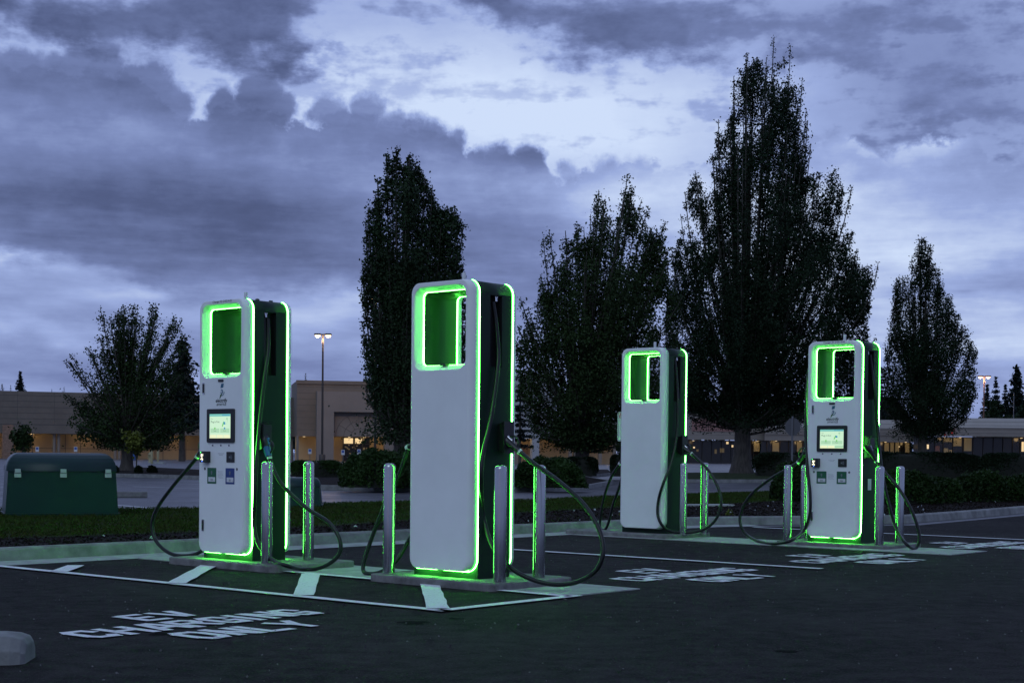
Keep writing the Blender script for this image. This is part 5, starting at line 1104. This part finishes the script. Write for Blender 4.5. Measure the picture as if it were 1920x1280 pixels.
fb_ = addg(.60, [(230, 385, 520, 62, -6, -.30), (620, 470, 330, 55, -6, -.20), (330, 470, 200, 42, -8, -.10), (180, 150, 150, 62, 0, -.10), (60, 120, 90, 40, 0, -.10), (455, 205, 110, 46, 0, -.14), (120, 215, 200, 60, 0, -.05),
     (235, 245, 60, 22, 0, .09), (540, 310, 260, 36, 0, .08), (640, 230, 110, 40, 0, -.03), (760, 255, 110, 40, 0, -.04), (930, 300, 150, 40, 0, -.05), (985, 290, 60, 34, 0, -.08), (860, 340, 150, 30, 0, .03), (1100, 370, 260, 40, 0, .11), (980, 470, 180, 60, 0, -.10), (960, 560, 180, 50, 0, -.12), (1230, 330, 130, 40, 0, .10),
     (1560, 300, 110, 50, 0, .04), (1560, 470, 480, 200, 0, .13), (560, 260, 420, 60, 0, .03), (1250, 350, 200, 60, 0, .06), (1680, 480, 260, 90, 0, .12), (1780, 360, 150, 40, 0, -.05), (1870, 520, 160, 22, -4, -.16), (1600, 560, 260, 60, 0, .05), (1870, 630, 160, 30, 0, .12), (1500, 650, 400, 40, 0, .08), (1650, 265, 90, 18, 0, .16), (1800, 245, 80, 16, -15, .18), (1440, 420, 260, 90, 0, .10)])
fb_ = mt('ADD', fb_, mt('ADD', mt('MULTIPLY', nC, .30), mt('MULTIPLY', nD, .26)))
fb_ = mt('SUBTRACT', mt('ADD', fb_, mt('ADD', mt('MULTIPLY', nE, .12), mt('MULTIPLY', nF, mt('MULTIPLY_ADD', sstep(el, .10, .20), -.26, .34)))), puffs); fb_ = mt('MULTIPLY_ADD', rim, -.06, fb_)
def mixf(a, b, fac): return mt('ADD', mt('MULTIPLY', a, mt('SUBTRACT', 1.0, fac)), mt('MULTIPLY', b, fac))
f = mixf(f, fb_, bankm)
# brighter layer under the belly of the bank
bot = edge([(-200, 430), (0, 452), (100, 466), (160, 480), (230, 502), (290, 520), (350, 538), (420, 550), (470, 546), (520, 528), (600, 512), (680, 520), (760, 540), (860, 560), (960, 600), (1060, 660), (1200, 720), (1500, 760), (2100, 790)])
d2 = mt('SUBTRACT', mt('ADD', bot, mt('ADD', mt('MULTIPLY', nC, .05), mt('MULTIPLY', fine, .012))), el); bm_ = sstep(d2, -.004, .018)
fl = addg(.64, [(40, 484, 190, 20, -14, .32), (260, 540, 160, 16, -12, .18), (200, 580, 260, 22, -4, -.05), (60, 625, 110, 16, 0, .18), (560, 580, 200, 30, 0, .08), (300, 660, 260, 28, 0, -.04), (120, 690, 200, 24, 0, -.10), (600, 680, 200, 30, 0, -.06), (640, 560, 60, 20, 0, .10), (100, 560, 200, 20, -6, -.08)])
fl = mt('ADD', fl, mt('ADD', mt('MULTIPLY', nD, .50), mt('MULTIPLY', nC, .22)))
f = mixf(f, fl, bm_)
# dark ragged clouds overhead
w = addg(-.50, [(60, 8, 220, 34, 0, .85), (280, 45, 230, 46, -8, .85), (450, 80, 120, 60, -8, .75), (560, 130, 110, 30, -25, .6), (620, 158, 60, 12, -10, .55), (480, 10, 80, 50, 0, .5), (1190, 25, 210, 52, -3, 1.0), (1310, 110, 110, 34, 15, .62), (960, 5, 90, 22, 0, .8), (1480, 55, 160, 26, 0, .5), (1580, 110, 90, 18, 0, .45), (1040, 105, 90, 20, 0, .42), (1230, 172, 60, 12, 0, .42), (880, 165, 120, 12, 20, .2), (1760, 150, 240, 70, 12, .66), (1640, 230, 90, 14, -20, .4), (1870, 210, 120, 18, 10, .4), (1900, 20, 150, 60, 0, .6), (1660, 20, 140, 30, 0, .45)])
w = mt('ADD', w, mt('ADD', mt('MULTIPLY', nC, 1.9), mt('ADD', mt('MULTIPLY', fine2, .6), mt('MULTIPLY', nE, .55)))); wm_ = sstep(w, -.10, .62)
ins = mt('MULTIPLY', sstep(az, -.6, -.4), mt('SUBTRACT', 1.0, sstep(az, .4, .6)))
f = mixf(f, mt('ADD', mt('MULTIPLY_ADD', az, .30, .32), mt('ADD', mt('MULTIPLY', nE, .22), mt('MULTIPLY', nC, -.5))), mt('MULTIPLY', mt('MULTIPLY', wm_, ins), .92))
# general broken cloud everywhere else
gen = mt('ADD', .62, mt('MULTIPLY', nC, 1.2)); up_ = sstep(el, .33, .5); oth = mt('MAXIMUM', up_, mt('SUBTRACT', 1.0, ins)); f = mixf(f, gen, oth)
rp = nd('ShaderNodeValToRGB'); Lk.new(f, rp.inputs[0]); e = rp.color_ramp.elements
stops = [(0, (58, 68, 100)), (.25, (82, 94, 134)), (.5, (117, 132, 180)), (.72, (153, 171, 220)), (1, (206, 222, 250))]
e[0].position = 0; e[0].color = (*lin(stops[0][1]), 1); e[1].position = 1; e[1].color = (*lin(stops[-1][1]), 1)
for p, c in stops[1:-1]: q = e.new(p); q.color = (*lin(c), 1)
sky = nd('ShaderNodeTexSky', sky_type='NISHITA'); sky.sun_disc = False; sky.sun_elevation = math.radians(2); sky.sun_rotation = math.radians(200)
bg1 = nd('ShaderNodeBackground'); Lk.new(rp.outputs[0], bg1.inputs[0])
# sky strength lowered a little overhead and behind the camera to tune the light
sky_gain = mt('ADD', 1.0, mt('MULTIPLY', mt('MAXIMUM', sstep(el, .45, 1.1), mt('MULTIPLY', sstep(mt('MULTIPLY', dy, -1.0), -.1, .6), .9)), -.12))
Lk.new(sky_gain, bg1.inputs[1])
bg2 = nd('ShaderNodeBackground'); Lk.new(sky.outputs[0], bg2.inputs[0]); bg2.inputs[1].default_value = .0025
ad = nd('ShaderNodeAddShader'); Lk.new(bg1.outputs[0], ad.inputs[0]); Lk.new(bg2.outputs[0], ad.inputs[1]); ow = nd('ShaderNodeOutputWorld'); Lk.new(ad.outputs[0], ow.inputs[0])
sl2 = bpy.data.lights.new('sun', 'SUN'); sl2.energy = .50; sl2.angle = math.radians(40); sl2.color = (.74, .93, 1.0); so = bpy.data.objects.new('sun', sl2); COL.objects.link(so); so.rotation_euler = (math.radians(52), 0, math.radians(-20))

S.view_settings.view_transform = 'Standard'; S.view_settings.look = 'None'; S.view_settings.exposure = 0; S.view_settings.gamma = 1
Wd.cycles.sampling_method = 'NONE'; S.render.engine = 'CYCLES'; S.cycles.max_bounces = 6; S.cycles.diffuse_bounces = 3; S.cycles.glossy_bounces = 3; S.cycles.sample_clamp_indirect = 3
